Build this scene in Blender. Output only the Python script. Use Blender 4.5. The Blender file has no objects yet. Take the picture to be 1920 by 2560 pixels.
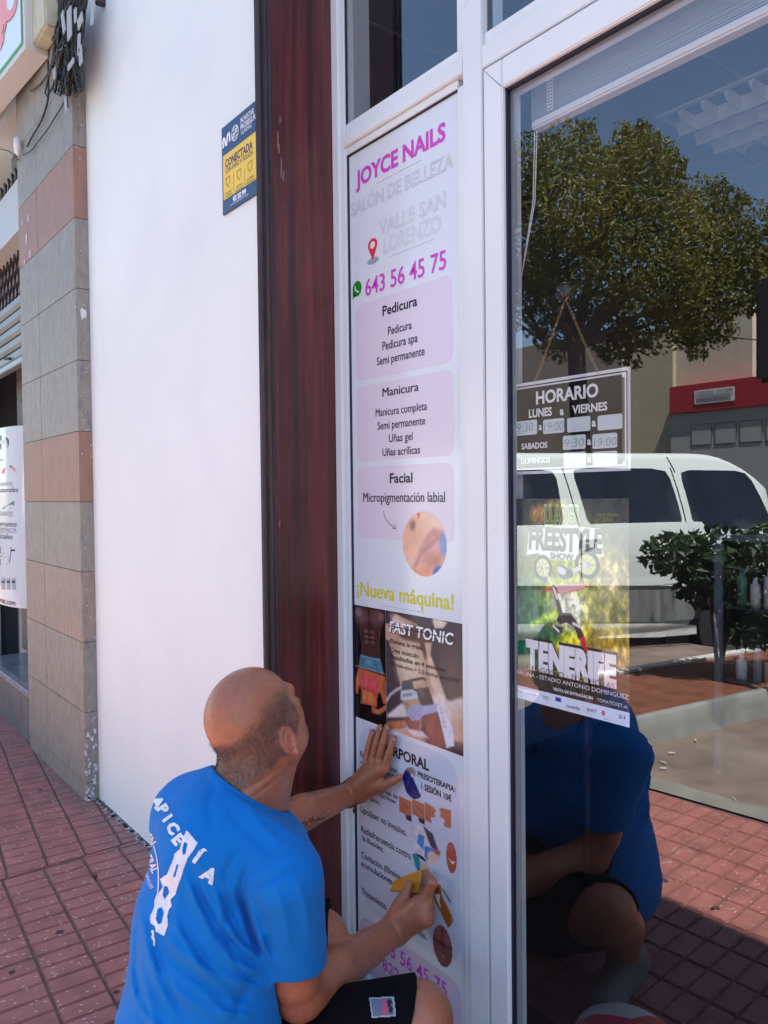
import bpy, bmesh, math, random
import numpy as np
from mathutils import Vector, Matrix, noise
from mathutils.bvhtree import BVHTree
random.seed(7); rng = np.random.default_rng(7)
SC = bpy.context.scene
# ------------------------------------------------------------------ camera
F = 1930.0; CXP = 960.0; CYP = 1280.0; HC = 1.25
_d1 = np.array([-1520., 28., -F]); _d1 /= np.linalg.norm(_d1)
_a = .011; _b = (28 + 1520*_a)/F
_dn = np.array([_a, -1., -_b]); _dn /= np.linalg.norm(_dn)
_X = -_d1; _Z = -_dn; _Y = np.cross(_Z, _X)
RM = np.array([_X, _Y, _Z]); CAMP = np.array([0., 0., HC])
cam_d = bpy.data.cameras.new('camera'); cam = bpy.data.objects.new('camera', cam_d)
SC.collection.objects.link(cam); SC.camera = cam
cam_d.sensor_fit = 'VERTICAL'; cam_d.sensor_height = 24.0; cam_d.sensor_width = 18.0
cam_d.lens = F*24.0/2560.0; cam_d.clip_start = .02; cam_d.clip_end = 2000
_m = Matrix([list(RM[0]) + [0], list(RM[1]) + [0], list(RM[2]) + [0], [0, 0, 0, 1]])
cam.matrix_world = Matrix.Translation((0, 0, HC)) @ _m
# ------------------------------------------------------------------ light
w = bpy.data.worlds.new('World'); SC.world = w; w.use_nodes = True
nt = w.node_tree; bg = nt.nodes['Background']
sky = nt.nodes.new('ShaderNodeTexSky'); sky.sky_type = 'NISHITA'; sky.sun_disc = False
SUNV = Vector((.42, .127, 1.0)).normalized()
sky.sun_elevation = math.asin(SUNV.z); sky.sun_rotation = math.atan2(SUNV.x, SUNV.y)
sky.air_density = 1.0; sky.dust_density = .6; sky.ozone_density = 1.6
nt.links.new(sky.outputs[0], bg.inputs[0]); bg.inputs[1].default_value = .075
sd = bpy.data.lights.new('sun', 'SUN'); sd.energy = 5.0; sd.angle = math.radians(.5); sd.color = (1, .965, .91)
sun = bpy.data.objects.new('sun', sd); SC.collection.objects.link(sun)
sun.rotation_euler = SUNV.to_track_quat('Z', 'Y').to_euler()
SC.view_settings.view_transform = 'Standard'; SC.view_settings.look = 'None'
SC.view_settings.exposure = 2.3; SC.view_settings.gamma = 1
SC.cycles.max_bounces = 8; SC.cycles.diffuse_bounces = 4; SC.cycles.glossy_bounces = 4; SC.cycles.transparent_max_bounces = 12
SC.cycles.use_denoising = True
# ------------------------------------------------------------------ helpers
def ray(px, py): return RM @ np.array([(px-CXP)/F, -(py-CYP)/F, -1.])
def onY(px, py, Y): r = ray(px, py); return CAMP + r*(Y/r[1])
def onX(px, py, X): r = ray(px, py); return CAMP + r*(X/r[0])
def onZ(px, py, Z=0.): r = ray(px, py); return CAMP + r*((Z-HC)/r[2])
def dep(px, py, z): return CAMP + ray(px, py)*z
def proj(p):
    c = RM.T @ (np.asarray(p, float)-CAMP); return CXP-F*c[0]/c[2], CYP+F*c[1]/c[2], -c[2]
GY = 1.235; WY = 1.027
def mir(p): p = np.array(p, float); p[1] = 2*GY-p[1]; return p          # where a thing seen in the door glass stands
def vY(px, py, Y): r = ray(px, py); return mir(CAMP + r*((2*GY-Y)/r[1]))
def vZ(px, py, Z=0.): return mir(onZ(px, py, Z))
def vD(px, py, z): return mir(dep(px, py, z))
COL = SC.collection
def lin(c): return tuple(((x/255.)/12.92 if x/255. <= .04045 else ((x/255.+.055)/1.055)**2.4) for x in c)
MATS = {}
def mat(name, col, rough=.6, metal=0., spec=.5, var=0., vscale=8., bump=0., bscale=60., noise2=None, coat=0., sss=0., stretch=None, emis=None):
    if name in MATS: return MATS[name]
    m = bpy.data.materials.new(name); m.use_nodes = True; n = m.node_tree; L = n.links
    b = n.nodes['Principled BSDF']; b.inputs['Roughness'].default_value = rough; b.inputs['Metallic'].default_value = metal
    b.inputs['Specular IOR Level'].default_value = spec; b.inputs['Coat Weight'].default_value = coat
    if sss: b.inputs['Subsurface Weight'].default_value = sss; b.inputs['Subsurface Radius'].default_value = (.02, .008, .004); b.inputs['Subsurface Scale'].default_value = .5
    b.inputs['Base Color'].default_value = (*col, 1)
    tc = n.nodes.new('ShaderNodeTexCoord'); vec = tc.outputs['Object']
    if stretch:
        mp = n.nodes.new('ShaderNodeMapping'); mp.inputs['Scale'].default_value = stretch; L.new(vec, mp.inputs[0]); vec = mp.outputs[0]
    if var:
        nz = n.nodes.new('ShaderNodeTexNoise'); nz.inputs['Scale'].default_value = vscale; nz.inputs['Detail'].default_value = 6; L.new(vec, nz.inputs['Vector'])
        r = n.nodes.new('ShaderNodeMapRange'); r.inputs[1].default_value = .3; r.inputs[2].default_value = .7; r.inputs[3].default_value = 1-var; r.inputs[4].default_value = 1+var
        L.new(nz.outputs[0], r.inputs[0])
        mx = n.nodes.new('ShaderNodeVectorMath'); mx.operation = 'SCALE'; mx.inputs[0].default_value = col; L.new(r.outputs[0], mx.inputs['Scale'])
        src = mx.outputs[0]
        if noise2:
            c2, sc2, lo, hi = noise2
            n2 = n.nodes.new('ShaderNodeTexNoise'); n2.inputs['Scale'].default_value = sc2; n2.inputs['Detail'].default_value = 5; L.new(vec, n2.inputs['Vector'])
            r2 = n.nodes.new('ShaderNodeMapRange'); r2.inputs[1].default_value = lo; r2.inputs[2].default_value = hi; L.new(n2.outputs[0], r2.inputs[0])
            mm = n.nodes.new('ShaderNodeMix'); mm.data_type = 'RGBA'; L.new(r2.outputs[0], mm.inputs[0]); L.new(src, mm.inputs[6]); mm.inputs[7].default_value = (*c2, 1); src = mm.outputs[2]
        L.new(src, b.inputs['Base Color'])
    if bump:
        nb = n.nodes.new('ShaderNodeTexNoise'); nb.inputs['Scale'].default_value = bscale; nb.inputs['Detail'].default_value = 5; L.new(vec, nb.inputs['Vector'])
        bp = n.nodes.new('ShaderNodeBump'); bp.inputs['Strength'].default_value = bump; bp.inputs['Distance'].default_value = .004
        L.new(nb.outputs[0], bp.inputs['Height']); L.new(bp.outputs[0], b.inputs['Normal'])
    MATS[name] = m; return m
def attr_mat(name, attr='col', rough=.5, spec=.4, bump=0., bscale=200., sss=0., coat=0.):
    m = mat(name, (.5, .5, .5), rough, spec=spec, bump=bump, bscale=bscale, sss=sss, coat=coat); n = m.node_tree
    a = n.nodes.new('ShaderNodeAttribute'); a.attribute_name = attr
    n.links.new(a.outputs['Color'], n.nodes['Principled BSDF'].inputs['Base Color']); return m
class MB:
    """collects shapes, builds ONE mesh object"""
    def __init__(s): s.v = []; s.f = []; s.mi = []; s.cur = 0
    def add(s, vs, fs):
        o = len(s.v); s.v += [tuple(map(float, v)) for v in vs]; s.f += [tuple(i+o for i in f) for f in fs]; s.mi += [s.cur]*len(fs); return s
    def box(s, x0, x1, y0, y1, z0, z1, bev=0.):
        x0, x1 = sorted((x0, x1)); y0, y1 = sorted((y0, y1)); z0, z1 = sorted((z0, z1))
        if bev <= 0:
            v = [(x, y, z) for x in (x0, x1) for y in (y0, y1) for z in (z0, z1)]
            return s.add(v, [(0, 1, 3, 2), (4, 6, 7, 5), (0, 4, 5, 1), (2, 3, 7, 6), (0, 2, 6, 4), (1, 5, 7, 3)])
        bm = bmesh.new(); bmesh.ops.create_cube(bm, size=1)
        for v in bm.verts: v.co = Vector(((x0+x1)/2+v.co.x*(x1-x0), (y0+y1)/2+v.co.y*(y1-y0), (z0+z1)/2+v.co.z*(z1-z0)))
        b = min(bev, .45*min(x1-x0, y1-y0, z1-z0)); bmesh.ops.bevel(bm, geom=bm.edges[:], offset=b, segments=2, affect='EDGES')
        bm.verts.index_update(); s.add([v.co[:] for v in bm.verts], [[v.index for v in f.verts] for f in bm.faces]); bm.free(); return s
    def each(s, name, mats, parent):
        out = []; 
        for a, b2, fa, fb in s.pieces:
            q_ = MB(); q_.v = s.v[a:b2]; q_.f = [tuple(i-a for i in f) for f in s.f[fa:fb]]; q_.mi = [0]*(fb-fa); out.append(q_.build(name, mats, parent, recalc=False))
        return out
    def piece(s, vs, fs):
        if not hasattr(s, 'pieces'): s.pieces = []
        a, fa = len(s.v), len(s.f); s.add(vs, fs); s.pieces.append((a, len(s.v), fa, len(s.f)))
    def tube(s, pts, r, n=8, cap=True):
        pts = [Vector(p) for p in pts]; rs = r if isinstance(r, (list, tuple)) else [r]*len(pts)
        vs = []; up = None
        for i, p in enumerate(pts):
            t = (pts[min(i+1, len(pts)-1)]-pts[max(i-1, 0)]).normalized()
            if up is None: up = t.orthogonal().normalized()
            up = (up - t*up.dot(t)); up = up.normalized() if up.length > 1e-6 else t.orthogonal().normalized()
            sd_ = t.cross(up)
            for k in range(n): a = 2*math.pi*k/n; vs.append(p + (up*math.cos(a)+sd_*math.sin(a))*rs[i])
        fs = [(i*n+k, i*n+(k+1) % n, (i+1)*n+(k+1) % n, (i+1)*n+k) for i in range(len(pts)-1) for k in range(n)]
        if cap: fs += [tuple(range(n))[::-1], tuple((len(pts)-1)*n+k for k in range(n))]
        return s.add(vs, fs)
    def lathe(s, c, prof, n=20, axis='Z'):
        vs = []; 
        for r, h in prof:
            for k in range(n):
                a = 2*math.pi*k/n; x, y = r*math.cos(a), r*math.sin(a)
                vs.append((c[0]+x, c[1]+y, c[2]+h) if axis == 'Z' else ((c[0]+x, c[1]+h, c[2]+y) if axis == 'Y' else (c[0]+h, c[1]+x, c[2]+y)))
        m = len(prof); fs = [(i*n+k, i*n+(k+1) % n, (i+1)*n+(k+1) % n, (i+1)*n+k) for i in range(m-1) for k in range(n)]
        fs += [tuple(range(n))[::-1], tuple((m-1)*n+k for k in range(n))]; return s.add(vs, fs)
    def prism(s, poly, d):
        """poly: 3-D ring, extruded by vector d"""
        n = len(poly); a = [Vector(p) for p in poly]; b = [p+Vector(d) for p in a]
        return s.add(a+b, [tuple(range(n))[::-1], tuple(range(n, 2*n))]+[(i, (i+1) % n, n+(i+1) % n, n+i) for i in range(n)])
    def build(s, name, mats, parent=None, smooth=False, recalc=True, loc=None):
        me = bpy.data.meshes.new(name); me.from_pydata(s.v, [], s.f)
        if not isinstance(mats, (list, tuple)): mats = [mats]
        for m in mats: me.materials.append(m)
        if len(mats) > 1: me.polygons.foreach_set('material_index', s.mi)
        if recalc:
            bm = bmesh.new(); bm.from_mesh(me); bmesh.ops.recalc_face_normals(bm, faces=bm.faces); bm.to_mesh(me); bm.free()
        if smooth: me.polygons.foreach_set('use_smooth', [True]*len(me.polygons))
        o = bpy.data.objects.new(name, me); COL.objects.link(o)
        if parent is not None: o.parent = parent
        return o
def tag(o, label=None, cat=None, group=None, kind=None):
    if label: o['label'] = label
    if cat: o['category'] = cat
    if group: o['group'] = group
    if kind: o['kind'] = kind
    return o
def thing(name, label, cat, group=None):
    o = bpy.data.objects.new(name, None); COL.objects.link(o); o.empty_display_size = .05; return tag(o, label, cat, group)
def bump_smooth(o, ang=35):
    for p in o.data.polygons: p.use_smooth = True
    try: o.data.set_sharp_from_angle(angle=math.radians(ang))
    except Exception: pass
    return o
# ---- lettering
def text_mesh(body, size=1., bold=0., outline=0., shear=0., space=1., align='LEFT', res=3):
    c = bpy.data.curves.new('t', 'FONT'); c.body = body; c.size = size; c.offset = 0 if 'M' in body else bold*size; c.shear = shear; c.space_character = space; c.align_x = align; c.resolution_u = res
    if outline: c.fill_mode = 'NONE'; c.bevel_depth = outline; c.bevel_resolution = 0
    o = bpy.data.objects.new('t', c); COL.objects.link(o)
    dg = bpy.context.evaluated_depsgraph_get(); dg.update()
    me = bpy.data.meshes.new_from_object(o.evaluated_get(dg))
    v = np.array([x.co[:] for x in me.vertices]).reshape(-1, 3); f = [tuple(p.vertices) for p in me.polygons]
    bpy.data.objects.remove(o); bpy.data.curves.remove(c); bpy.data.meshes.remove(me); return v, f
def put_text(mb, body, box, ux, uz, org, nrm, lift=.0006, bold=0., outline=0., shear=0., fit='both', space=1., align='L'):
    """box=(u0,u1,v0,v1) in the plane org + u*ux + v*uz; the text is stretched to fill it"""
    v, f = text_mesh(body, 1., bold, outline, shear, space)
    if len(v) == 0: return
    mn = v.min(0); mx = v.max(0); u0, u1, v0, v1 = box
    su = (u1-u0)/(mx[0]-mn[0]); sv = (v1-v0)/(mx[1]-mn[1])
    if fit == 'h': su = sv*.82
    W_ = (mx[0]-mn[0])*su; off = {'L': u0, 'C': (u0+u1)/2-W_/2, 'R': u1-W_}[align] if fit == 'h' else u0
    P = [np.asarray(org)+np.asarray(ux)*(off+(x-mn[0])*su)+np.asarray(uz)*(v0+(y-mn[1])*sv)+np.asarray(nrm)*(lift+(z*.0)) for x, y, z in v]
    mb.piece(P, f)
# ---- little painter: a printed picture as vertex colours on a fine grid
class Canvas:
    def __init__(s, w, h, bg): s.w, s.h = w, h; s.a = np.zeros((h, w, 3)); s.a[:] = np.array(bg)/255.; s.yy, s.xx = np.mgrid[0:h, 0:w]; s.xx = (s.xx+.5)/w; s.yy = (s.yy+.5)/h
    def blend(s, m, c, a=1.): m = np.clip(m*a, 0, 1)[..., None]; s.a = s.a*(1-m)+np.array(c)/255.*m; return s
    def ell(s, cx, cy, rx, ry, c, rot=0., soft=.15, a=1.):
        x = s.xx-cx; y = s.yy-cy; r = math.radians(rot); X = x*math.cos(r)+y*math.sin(r); Y = -x*math.sin(r)+y*math.cos(r)
        d = np.sqrt((X/rx)**2+(Y/ry)**2); return s.blend(np.clip((1+soft/2-d)/soft, 0, 1), c, a)
    def poly(s, pts, c, a=1., soft=.006):
        P = np.array(pts, float); x, y = s.xx, s.yy; ins = np.zeros_like(x, bool); dm = np.full_like(x, 9.)
        for i in range(len(P)):
            x0, y0 = P[i]; x1, y1 = P[(i+1) % len(P)]
            if y0 != y1: ins ^= ((y0 > y) != (y1 > y)) & (x < (x1-x0)*(y-y0)/(y1-y0)+x0)
            t = np.clip(((x-x0)*(x1-x0)+(y-y0)*(y1-y0))/((x1-x0)**2+(y1-y0)**2+1e-12), 0, 1); dm = np.minimum(dm, np.hypot(x-x0-t*(x1-x0), y-y0-t*(y1-y0)))
        return s.blend(np.clip(.5+np.where(ins, dm, -dm)/soft, 0, 1), c, a)
    def line(s, pts, wd, c, a=1., soft=.5):
        dm = np.full_like(s.xx, 9.); P = np.array(pts, float)
        for i in range(len(P)-1):
            x0, y0 = P[i]; x1, y1 = P[i+1]; t = np.clip(((s.xx-x0)*(x1-x0)+(s.yy-y0)*(y1-y0))/((x1-x0)**2+(y1-y0)**2+1e-12), 0, 1); dm = np.minimum(dm, np.hypot(s.xx-x0-t*(x1-x0), s.yy-y0-t*(y1-y0)))
        return s.blend(np.clip((wd-dm)/(wd*soft), 0, 1), c, a)
    def blur(s, n=1):
        for _ in range(n):
            p = np.pad(s.a, ((1, 1), (1, 1), (0, 0)), 'edge'); s.a = (p[:-2, 1:-1]+p[2:, 1:-1]+p[1:-1, :-2]+p[1:-1, 2:]+2*p[1:-1, 1:-1])/6
        return s
    def noise(s, amp, n=8, seed=1):
        g = np.random.default_rng(seed).uniform(-1, 1, (n+2, n+2)); y = s.yy*n; x = s.xx*n; i = y.astype(int); j = x.astype(int); fy = y-i; fx = x-j; fy = fy*fy*(3-2*fy); fx = fx*fx*(3-2*fx)
        v = g[i, j]*(1-fy)*(1-fx)+g[i+1, j]*fy*(1-fx)+g[i, j+1]*(1-fy)*fx+g[i+1, j+1]*fy*fx; s.a = np.clip(s.a*(1+amp*v[..., None]), 0, 1); return s
    def mesh(s, name, P00, U, V, m, parent, keep=None, dark=1.):
        """P00 top-left, U across, V down"""
        w, h = s.w, s.h; P00, U, V = map(np.asarray, (P00, U, V)); vs = []
        for j in range(h+1):
            for i in range(w+1): vs.append(P00+U*(i/w)+V*(j/h))
        fs = []; cols = []
        A = np.where(s.a <= .04045, s.a/12.92, ((s.a+.055)/1.055)**2.4)*dark
        for j in range(h):
            for i in range(w):
                if keep is not None and not keep((i+.5)/w, (j+.5)/h): continue
                fs.append((j*(w+1)+i, (j+1)*(w+1)+i, (j+1)*(w+1)+i+1, j*(w+1)+i+1)); cols.append(A[j, i])
        me = bpy.data.meshes.new(name); me.from_pydata([tuple(v) for v in vs], [], fs); me.materials.append(m)
        ca = me.color_attributes.new('col', 'FLOAT_COLOR', 'CORNER'); c = np.repeat(np.array(cols), 4, 0); c = np.hstack([c, np.ones((len(c), 1))]).astype(np.float32); ca.data.foreach_set('color', c.ravel())
        o = bpy.data.objects.new(name, me); COL.objects.link(o); o.parent = parent
        if keep is not None:
            bm = bmesh.new(); bm.from_mesh(me); bmesh.ops.delete(bm, geom=[v for v in bm.verts if not v.link_faces], context='VERTS'); bm.to_mesh(me); bm.free()
        return o
# ------------------------------------------------------------------ materials
WHITE_ALU = mat('white_aluminium', (.76, .79, .81), .32, var=.04, vscale=3, noise2=((.60, .61, .62), 14, .68, .80), bump=.05, bscale=25)
BLACK = mat('black_rubber', (.012, .012, .018), .6)
WALLM = mat('painted_wall', (.78, .80, .80), .75, var=.03, vscale=1.7, bump=.25, bscale=90, noise2=((.70, .73, .75), 1.3, .56, .80))
def stone(name, c, dk):
    return mat(name, c, .55, var=.16, vscale=55, stretch=(1, 1, .35), noise2=(dk, 38, .60, .66), bump=.12, bscale=120)
ST_G = stone('grey_stone', (.255, .232, .198), (.17, .165, .165)); ST_R = mat('red_stone', (.30, .165, .115), .55, var=.10, vscale=30, stretch=(1, 1, .4), noise2=(.0 or (.26, .16, .13)) and ((.25, .155, .13), 9, .5, .75), bump=.1, bscale=120)
ST_P = stone('pink_grey_stone', (.285, .22, .18), (.2, .18, .17))
# ------------------------------------------------------------------ ground
road = MB(); road.add([(-40, -60, -.185), (40, -60, -.185), (40, 6, -.185), (-40, 6, -.185)], [(0, 1, 2, 3)])
tag(road.build('road', mat('asphalt', (.055, .053, .052), .9, var=.15, vscale=4, bump=.4, bscale=200)), kind='structure')
# pavement: grout sheet with raised bars
def pave_mat():
    m = mat('red_paving', (.33, .115, .095), .62, var=.24, vscale=11, bump=.5, bscale=350); n = m.node_tree; L = n.links; b = n.nodes['Principled BSDF']
    src = b.inputs['Base Color'].links[0].from_socket; tc = n.nodes.new('ShaderNodeTexCoord')
    vo = n.nodes.new('ShaderNodeTexVoronoi'); vo.inputs['Scale'].default_value = 135; mp = n.nodes.new('ShaderNodeMapping'); mp.inputs['Scale'].default_value = (1, .55, 1); mp.inputs['Rotation'].default_value = (0, 0, .6)
    L.new(tc.outputs['Object'], mp.inputs[0]); L.new(mp.outputs[0], vo.inputs['Vector'])
    sep = n.nodes.new('ShaderNodeSeparateColor'); L.new(vo.outputs['Color'], sep.inputs[0])
    g = n.nodes.new('ShaderNodeMath'); g.operation = 'GREATER_THAN'; g.inputs[1].default_value = .84; L.new(sep.outputs[0], g.inputs[0])
    l = n.nodes.new('ShaderNodeMath'); l.operation = 'LESS_THAN'; l.inputs[1].default_value = .30; L.new(vo.outputs['Distance'], l.inputs[0])
    mu = n.nodes.new('ShaderNodeMath'); mu.operation = 'MULTIPLY'; L.new(g.outputs[0], mu.inputs[0]); L.new(l.outputs[0], mu.inputs[1])
    mx = n.nodes.new('ShaderNodeMix'); mx.data_type = 'RGBA'; L.new(mu.outputs[0], mx.inputs[0]); L.new(src, mx.inputs[6]); mx.inputs[7].default_value = (.62, .50, .48, 1)
    # grey grime washed along the foot of the wall
    ps = n.nodes.new('ShaderNodeSeparateXYZ'); L.new(tc.outputs['Object'], ps.inputs[0])
    nz = n.nodes.new('ShaderNodeTexNoise'); nz.inputs['Scale'].default_value = 6; nz.inputs['Detail'].default_value = 6; L.new(tc.outputs['Object'], nz.inputs['Vector'])
    mr = n.nodes.new('ShaderNodeMapRange'); mr.inputs[1].default_value = .80; mr.inputs[2].default_value = 1.05; L.new(ps.outputs[1], mr.inputs[0])
    m2 = n.nodes.new('ShaderNodeMath'); m2.operation = 'MULTIPLY'; L.new(mr.outputs[0], m2.inputs[0])
    nr = n.nodes.new('ShaderNodeMapRange'); nr.inputs[1].default_value = .35; nr.inputs[2].default_value = .65; nr.inputs[4].default_value = .9; L.new(nz.outputs[0], nr.inputs[0]); L.new(nr.outputs[0], m2.inputs[1])
    m3 = n.nodes.new('ShaderNodeMix'); m3.data_type = 'RGBA'; L.new(m2.outputs[0], m3.inputs[0]); L.new(mx.outputs[2], m3.inputs[6]); m3.inputs[7].default_value = (.17, .135, .135, 1)
    L.new(m3.outputs[2], b.inputs['Base Color']); return m
PAVE = pave_mat(); GROUT = mat('grout', (.150, .078, .068), .9, var=.25, vscale=20, bump=.4, bscale=150)
EDGE_Y = -.47
def edge_y(x): return -.44 - .17*(x+1.6) * .55 if x < 3 else -.9
pv = MB()
pv.add([(-14, 1.3, -.006), (-14, edge_y(-14), -.006), (-1.78, edge_y(-1.78), -.006), (-1.78, 1.3, -.006)], [(0, 1, 2, 3)]); pv.add([(-1.78, WY+.02, -.006), (-1.78, edge_y(-1.78), -.006), (3, edge_y(3), -.006), (3, WY+.02, -.006), (-1.78, WY+.02, -.14), (3, WY+.02, -.14)], [(0, 1, 2, 3), (0, 3, 5, 4)])
pv.add([(-1.8, WY+.0, -.125), (3, WY+.0, -.125), (3, 1.34, -.125), (-1.8, 1.34, -.125)], [(0, 1, 2, 3)])
pv.cur = 1
def pads(x0, x1, ang, ox, oy):
    ca, sa = math.cos(ang), math.sin(ang); PW, PL = .0652, .1255
    for i in range(-230, 90):
        for j in range(-30, 30):
            u0, u1 = i*PW+.0030, (i+1)*PW-.0030; v0, v1 = j*PL+.0036, (j+1)*PL-.0036
            if (i % 4) == 0: u0 += .001
            cx, cy = (u0+u1)/2, (v0+v1)/2; X = ox+cx*ca-cy*sa; Y = oy+cx*sa+cy*ca
            if not (x0-.06 < X < x1+.06) or not (-.9 < Y < 1.16) or Y < edge_y(X)+.07: continue
            if X > -1.80 and Y > WY-.03: continue
            dz = random.uniform(-.0006, .0006); g = .0032; vs = []
            for (uu, vv, zz) in [(u0, v0, -.006), (u1, v0, -.006), (u1, v1, -.006), (u0, v1, -.006), (u0+g, v0+g, dz), (u1-g, v0+g, dz), (u1-g, v1-g, dz), (u0+g, v1-g, dz)]:
                x = ox+uu*ca-vv*sa; y = oy+uu*sa+vv*ca; vs.append((min(max(x, x0), x1), y, zz))
            if max(v[0] for v in vs)-min(v[0] for v in vs) < .012: continue
            pv.add(vs, [(4, 5, 6, 7), (0, 1, 5, 4), (1, 2, 6, 5), (2, 3, 7, 6), (3, 0, 4, 7)])
pads(-9, -2.757, math.radians(-6.5), -2.76, .70); pads(-2.745, 2.5, math.radians(-3.2), -2.74, .68)
tag(pv.build('pavement', [GROUT, PAVE], recalc=False), kind='structure')
gm = MB()
for (px, py) in [(235, 2190), (100, 1975), (30, 2430), (290, 2480), (330, 1990), (1790, 2270), (1660, 2200), (150, 2330)]:
    p = onZ(px, py, .001) if px < 700 else np.array([*(lambda a: (a[0], 2*GY-a[1]))(onZ(px, py, .001)), .001]); r_ = random.uniform(.008, .015)
    gm.add([(p[0]+r_*math.cos(t)*random.uniform(.7, 1.2), p[1]+r_*math.sin(t)*random.uniform(.7, 1.2), .0012) for t in np.linspace(0, 6.28, 11)[:-1]], [tuple(range(10))])
tag(gm.build('gum_stains', mat('gum_dark', (.055, .035, .035), .8), recalc=False), kind='stuff')
# ------------------------------------------------------------------ building: white wall, stone pillar, neighbour recess
ROOF = 5.4
b_ = MB(); b_.box(-3.26, -1.80, WY, WY+.25, -.02, ROOF); b_.box(-1.80, 9, WY, WY+.25, 3.35, ROOF); b_.box(1.4, 9, WY, WY+.25, -.02, 3.35)
white = tag(b_.build('white_wall', WALLM), 'smooth white painted wall beside the dark wooden door casing', 'wall')
RX = -3.236; SY = .972; JZ = [-.02, .075, .367, .655, .945, 1.232, 1.52, 1.808, 2.098, 2.382, 2.672, 2.96, 3.25, 3.54, 4.4, ROOF]
pil = thing('stone_pillar', 'grey and reddish stone slab cladding between the white wall and the open shopfront', 'pillar')
LX = -4.13
for i in range(len(JZ)-1):
    m = {5: ST_R, 9: ST_R, 3: ST_P}.get(i, ST_G)
    for (xa, xb) in ((LX, -3.792), (-3.790, RX)):
        q = MB(); q.box(xa+.0006, xb-.0004, SY+random.uniform(0, .0008), WY+.2, JZ[i]+.0012, JZ[i+1]-.0012, .0008)
        q.build('stone_slab', m, pil)
q = MB(); q.box(LX+.004, RX-.004, SY+.008, WY+.22, -.02, ROOF-.002); q.build('mortar_core', mat('mortar', (.10, .095, .09), .9), pil)
rag = MB()
def blob(c, u, v, r, n=9):
    rag.add([np.array(c)+np.array(u)*r*math.cos(t)*random.uniform(.5, 1.2)+np.array(v)*r*math.sin(t)*random.uniform(.6, 2.2) for t in np.linspace(0, 6.28, n+1)[:-1]], [tuple(range(n))])
for i in range(40): blob((RX+.0012, SY+random.uniform(.01, .05), random.uniform(0, 2.95)), (0, 1, 0), (0, 0, 1), random.uniform(.001, .003))
for i in range(34): blob((RX+.0012, SY+random.uniform(.0, .045), abs(random.gauss(0, .14))+.01), (0, 1, 0), (0, 0, 1), random.uniform(.003, .008))
for i in range(16): blob((RX-random.uniform(.001, .006), SY-.0006, abs(random.gauss(.02, .16))), (1, 0, 0), (0, 0, 1), random.uniform(.002, .005))
blob((RX+.0013, SY+.03, 2.0), (0, 1, 0), (0, 0, 1), .016); blob((RX-.003, SY-.0006, 2.02), (1, 0, 0), (0, 0, 1), .005)
rag.build('paint_splash', mat('paint_splash', (.66, .65, .66), .8), pil, recalc=False)
hole = MB()
for (px, py, rr) in [(70, 545, .010), (56, 556, .009), (66, 597, .013), (75, 635, .011), (61, 655, .009)]:
    p = onY(px, py, SY-.001); hole.add([(p[0]+rr*1.2*math.cos(t), SY-.0012, p[2]+rr*1.9*math.sin(t)) for t in np.linspace(0, 2*math.pi, 14)[:-1]], [tuple(range(13))])
hole.build('paint_spot', mat('pale_spot', (.62, .5, .47), .8), pil)
# dirt line at the wall foot
df = MB()
for i in range(420):
    x = random.uniform(-3.3, -1.8); r_ = random.uniform(.002, .008)
    df.add([(x+r_*math.cos(t)*random.uniform(.7, 1.5), WY-.002-abs(random.gauss(0, .012))+r_*math.sin(t), .0012) for t in np.linspace(0, 6.28, 7)[:-1]], [tuple(range(6))])
tag(df.build('wall_foot_dirt', [mat('plaster_crumbs', (.45, .43, .42), .9, var=.5, vscale=40)], recalc=False), kind='stuff')
ds = MB(); pts = []
for i in range(70): x = -3.3+i*1.52/69; pts.append((x, WY-.006-.005*noise.noise((x*9, 0, 0)), .0008))
for a, b2 in zip(pts, pts[1:]): ds.add([a, b2, (b2[0], WY+.01, .0008), (a[0], WY+.01, .0008)], [(0, 1, 2, 3)])
tag(ds.build('gutter_gap', mat('dark_gap', (.03, .028, .03), .9)), kind='structure')
# neighbour shop recess
nb = thing('neighbour_shopfront', 'neighbouring open shopfront recess with tiled sides left of the stone pillar', 'shopfront')
q = MB(); q.box(-5.3, LX, 1.02, 1.75, -.02, .262, .004); q.build('threshold', mat('blue_grey_tile', (.17, .2, .22), .14, var=.2, vscale=6), nb)
q = MB(); q.box(-6.3, LX-.0, SY+.02, 1.018, -.02, .225, .003); q.build('plinth', mat('plinth_stone', (.15, .14, .14), .6, var=.2, vscale=12, bump=.2), nb)
q = MB(); q.box(-6.3, LX-.002, SY+.012, 1.03, .226, .262, .006); q.build('sill', mat('sill_stone', (.30, .29, .30), .25, var=.2, vscale=15), nb)
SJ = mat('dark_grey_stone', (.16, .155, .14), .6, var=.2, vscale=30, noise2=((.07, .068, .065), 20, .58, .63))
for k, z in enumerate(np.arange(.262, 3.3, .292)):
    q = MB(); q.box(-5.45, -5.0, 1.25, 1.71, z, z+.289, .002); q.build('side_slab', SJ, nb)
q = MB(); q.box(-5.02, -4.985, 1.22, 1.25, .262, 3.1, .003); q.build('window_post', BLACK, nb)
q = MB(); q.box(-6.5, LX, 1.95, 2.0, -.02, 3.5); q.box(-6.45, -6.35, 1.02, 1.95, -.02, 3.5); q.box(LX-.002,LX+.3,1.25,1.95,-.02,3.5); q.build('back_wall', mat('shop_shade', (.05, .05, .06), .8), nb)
q = MB(); q.box(-6.4, LX, 1.10, 1.8, 3.45, ROOF); q.build('lintel', WALLM, nb)
sh = thing('roller_shutter', 'half open grey metal roller shutter under the lattice grille', 'shutter')
z = onY(40, 742, 1.07)[2]; zb = onY(40, 905, 1.07)[2]; q = MB(); n_ = 5; st = (z-zb)/n_
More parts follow.
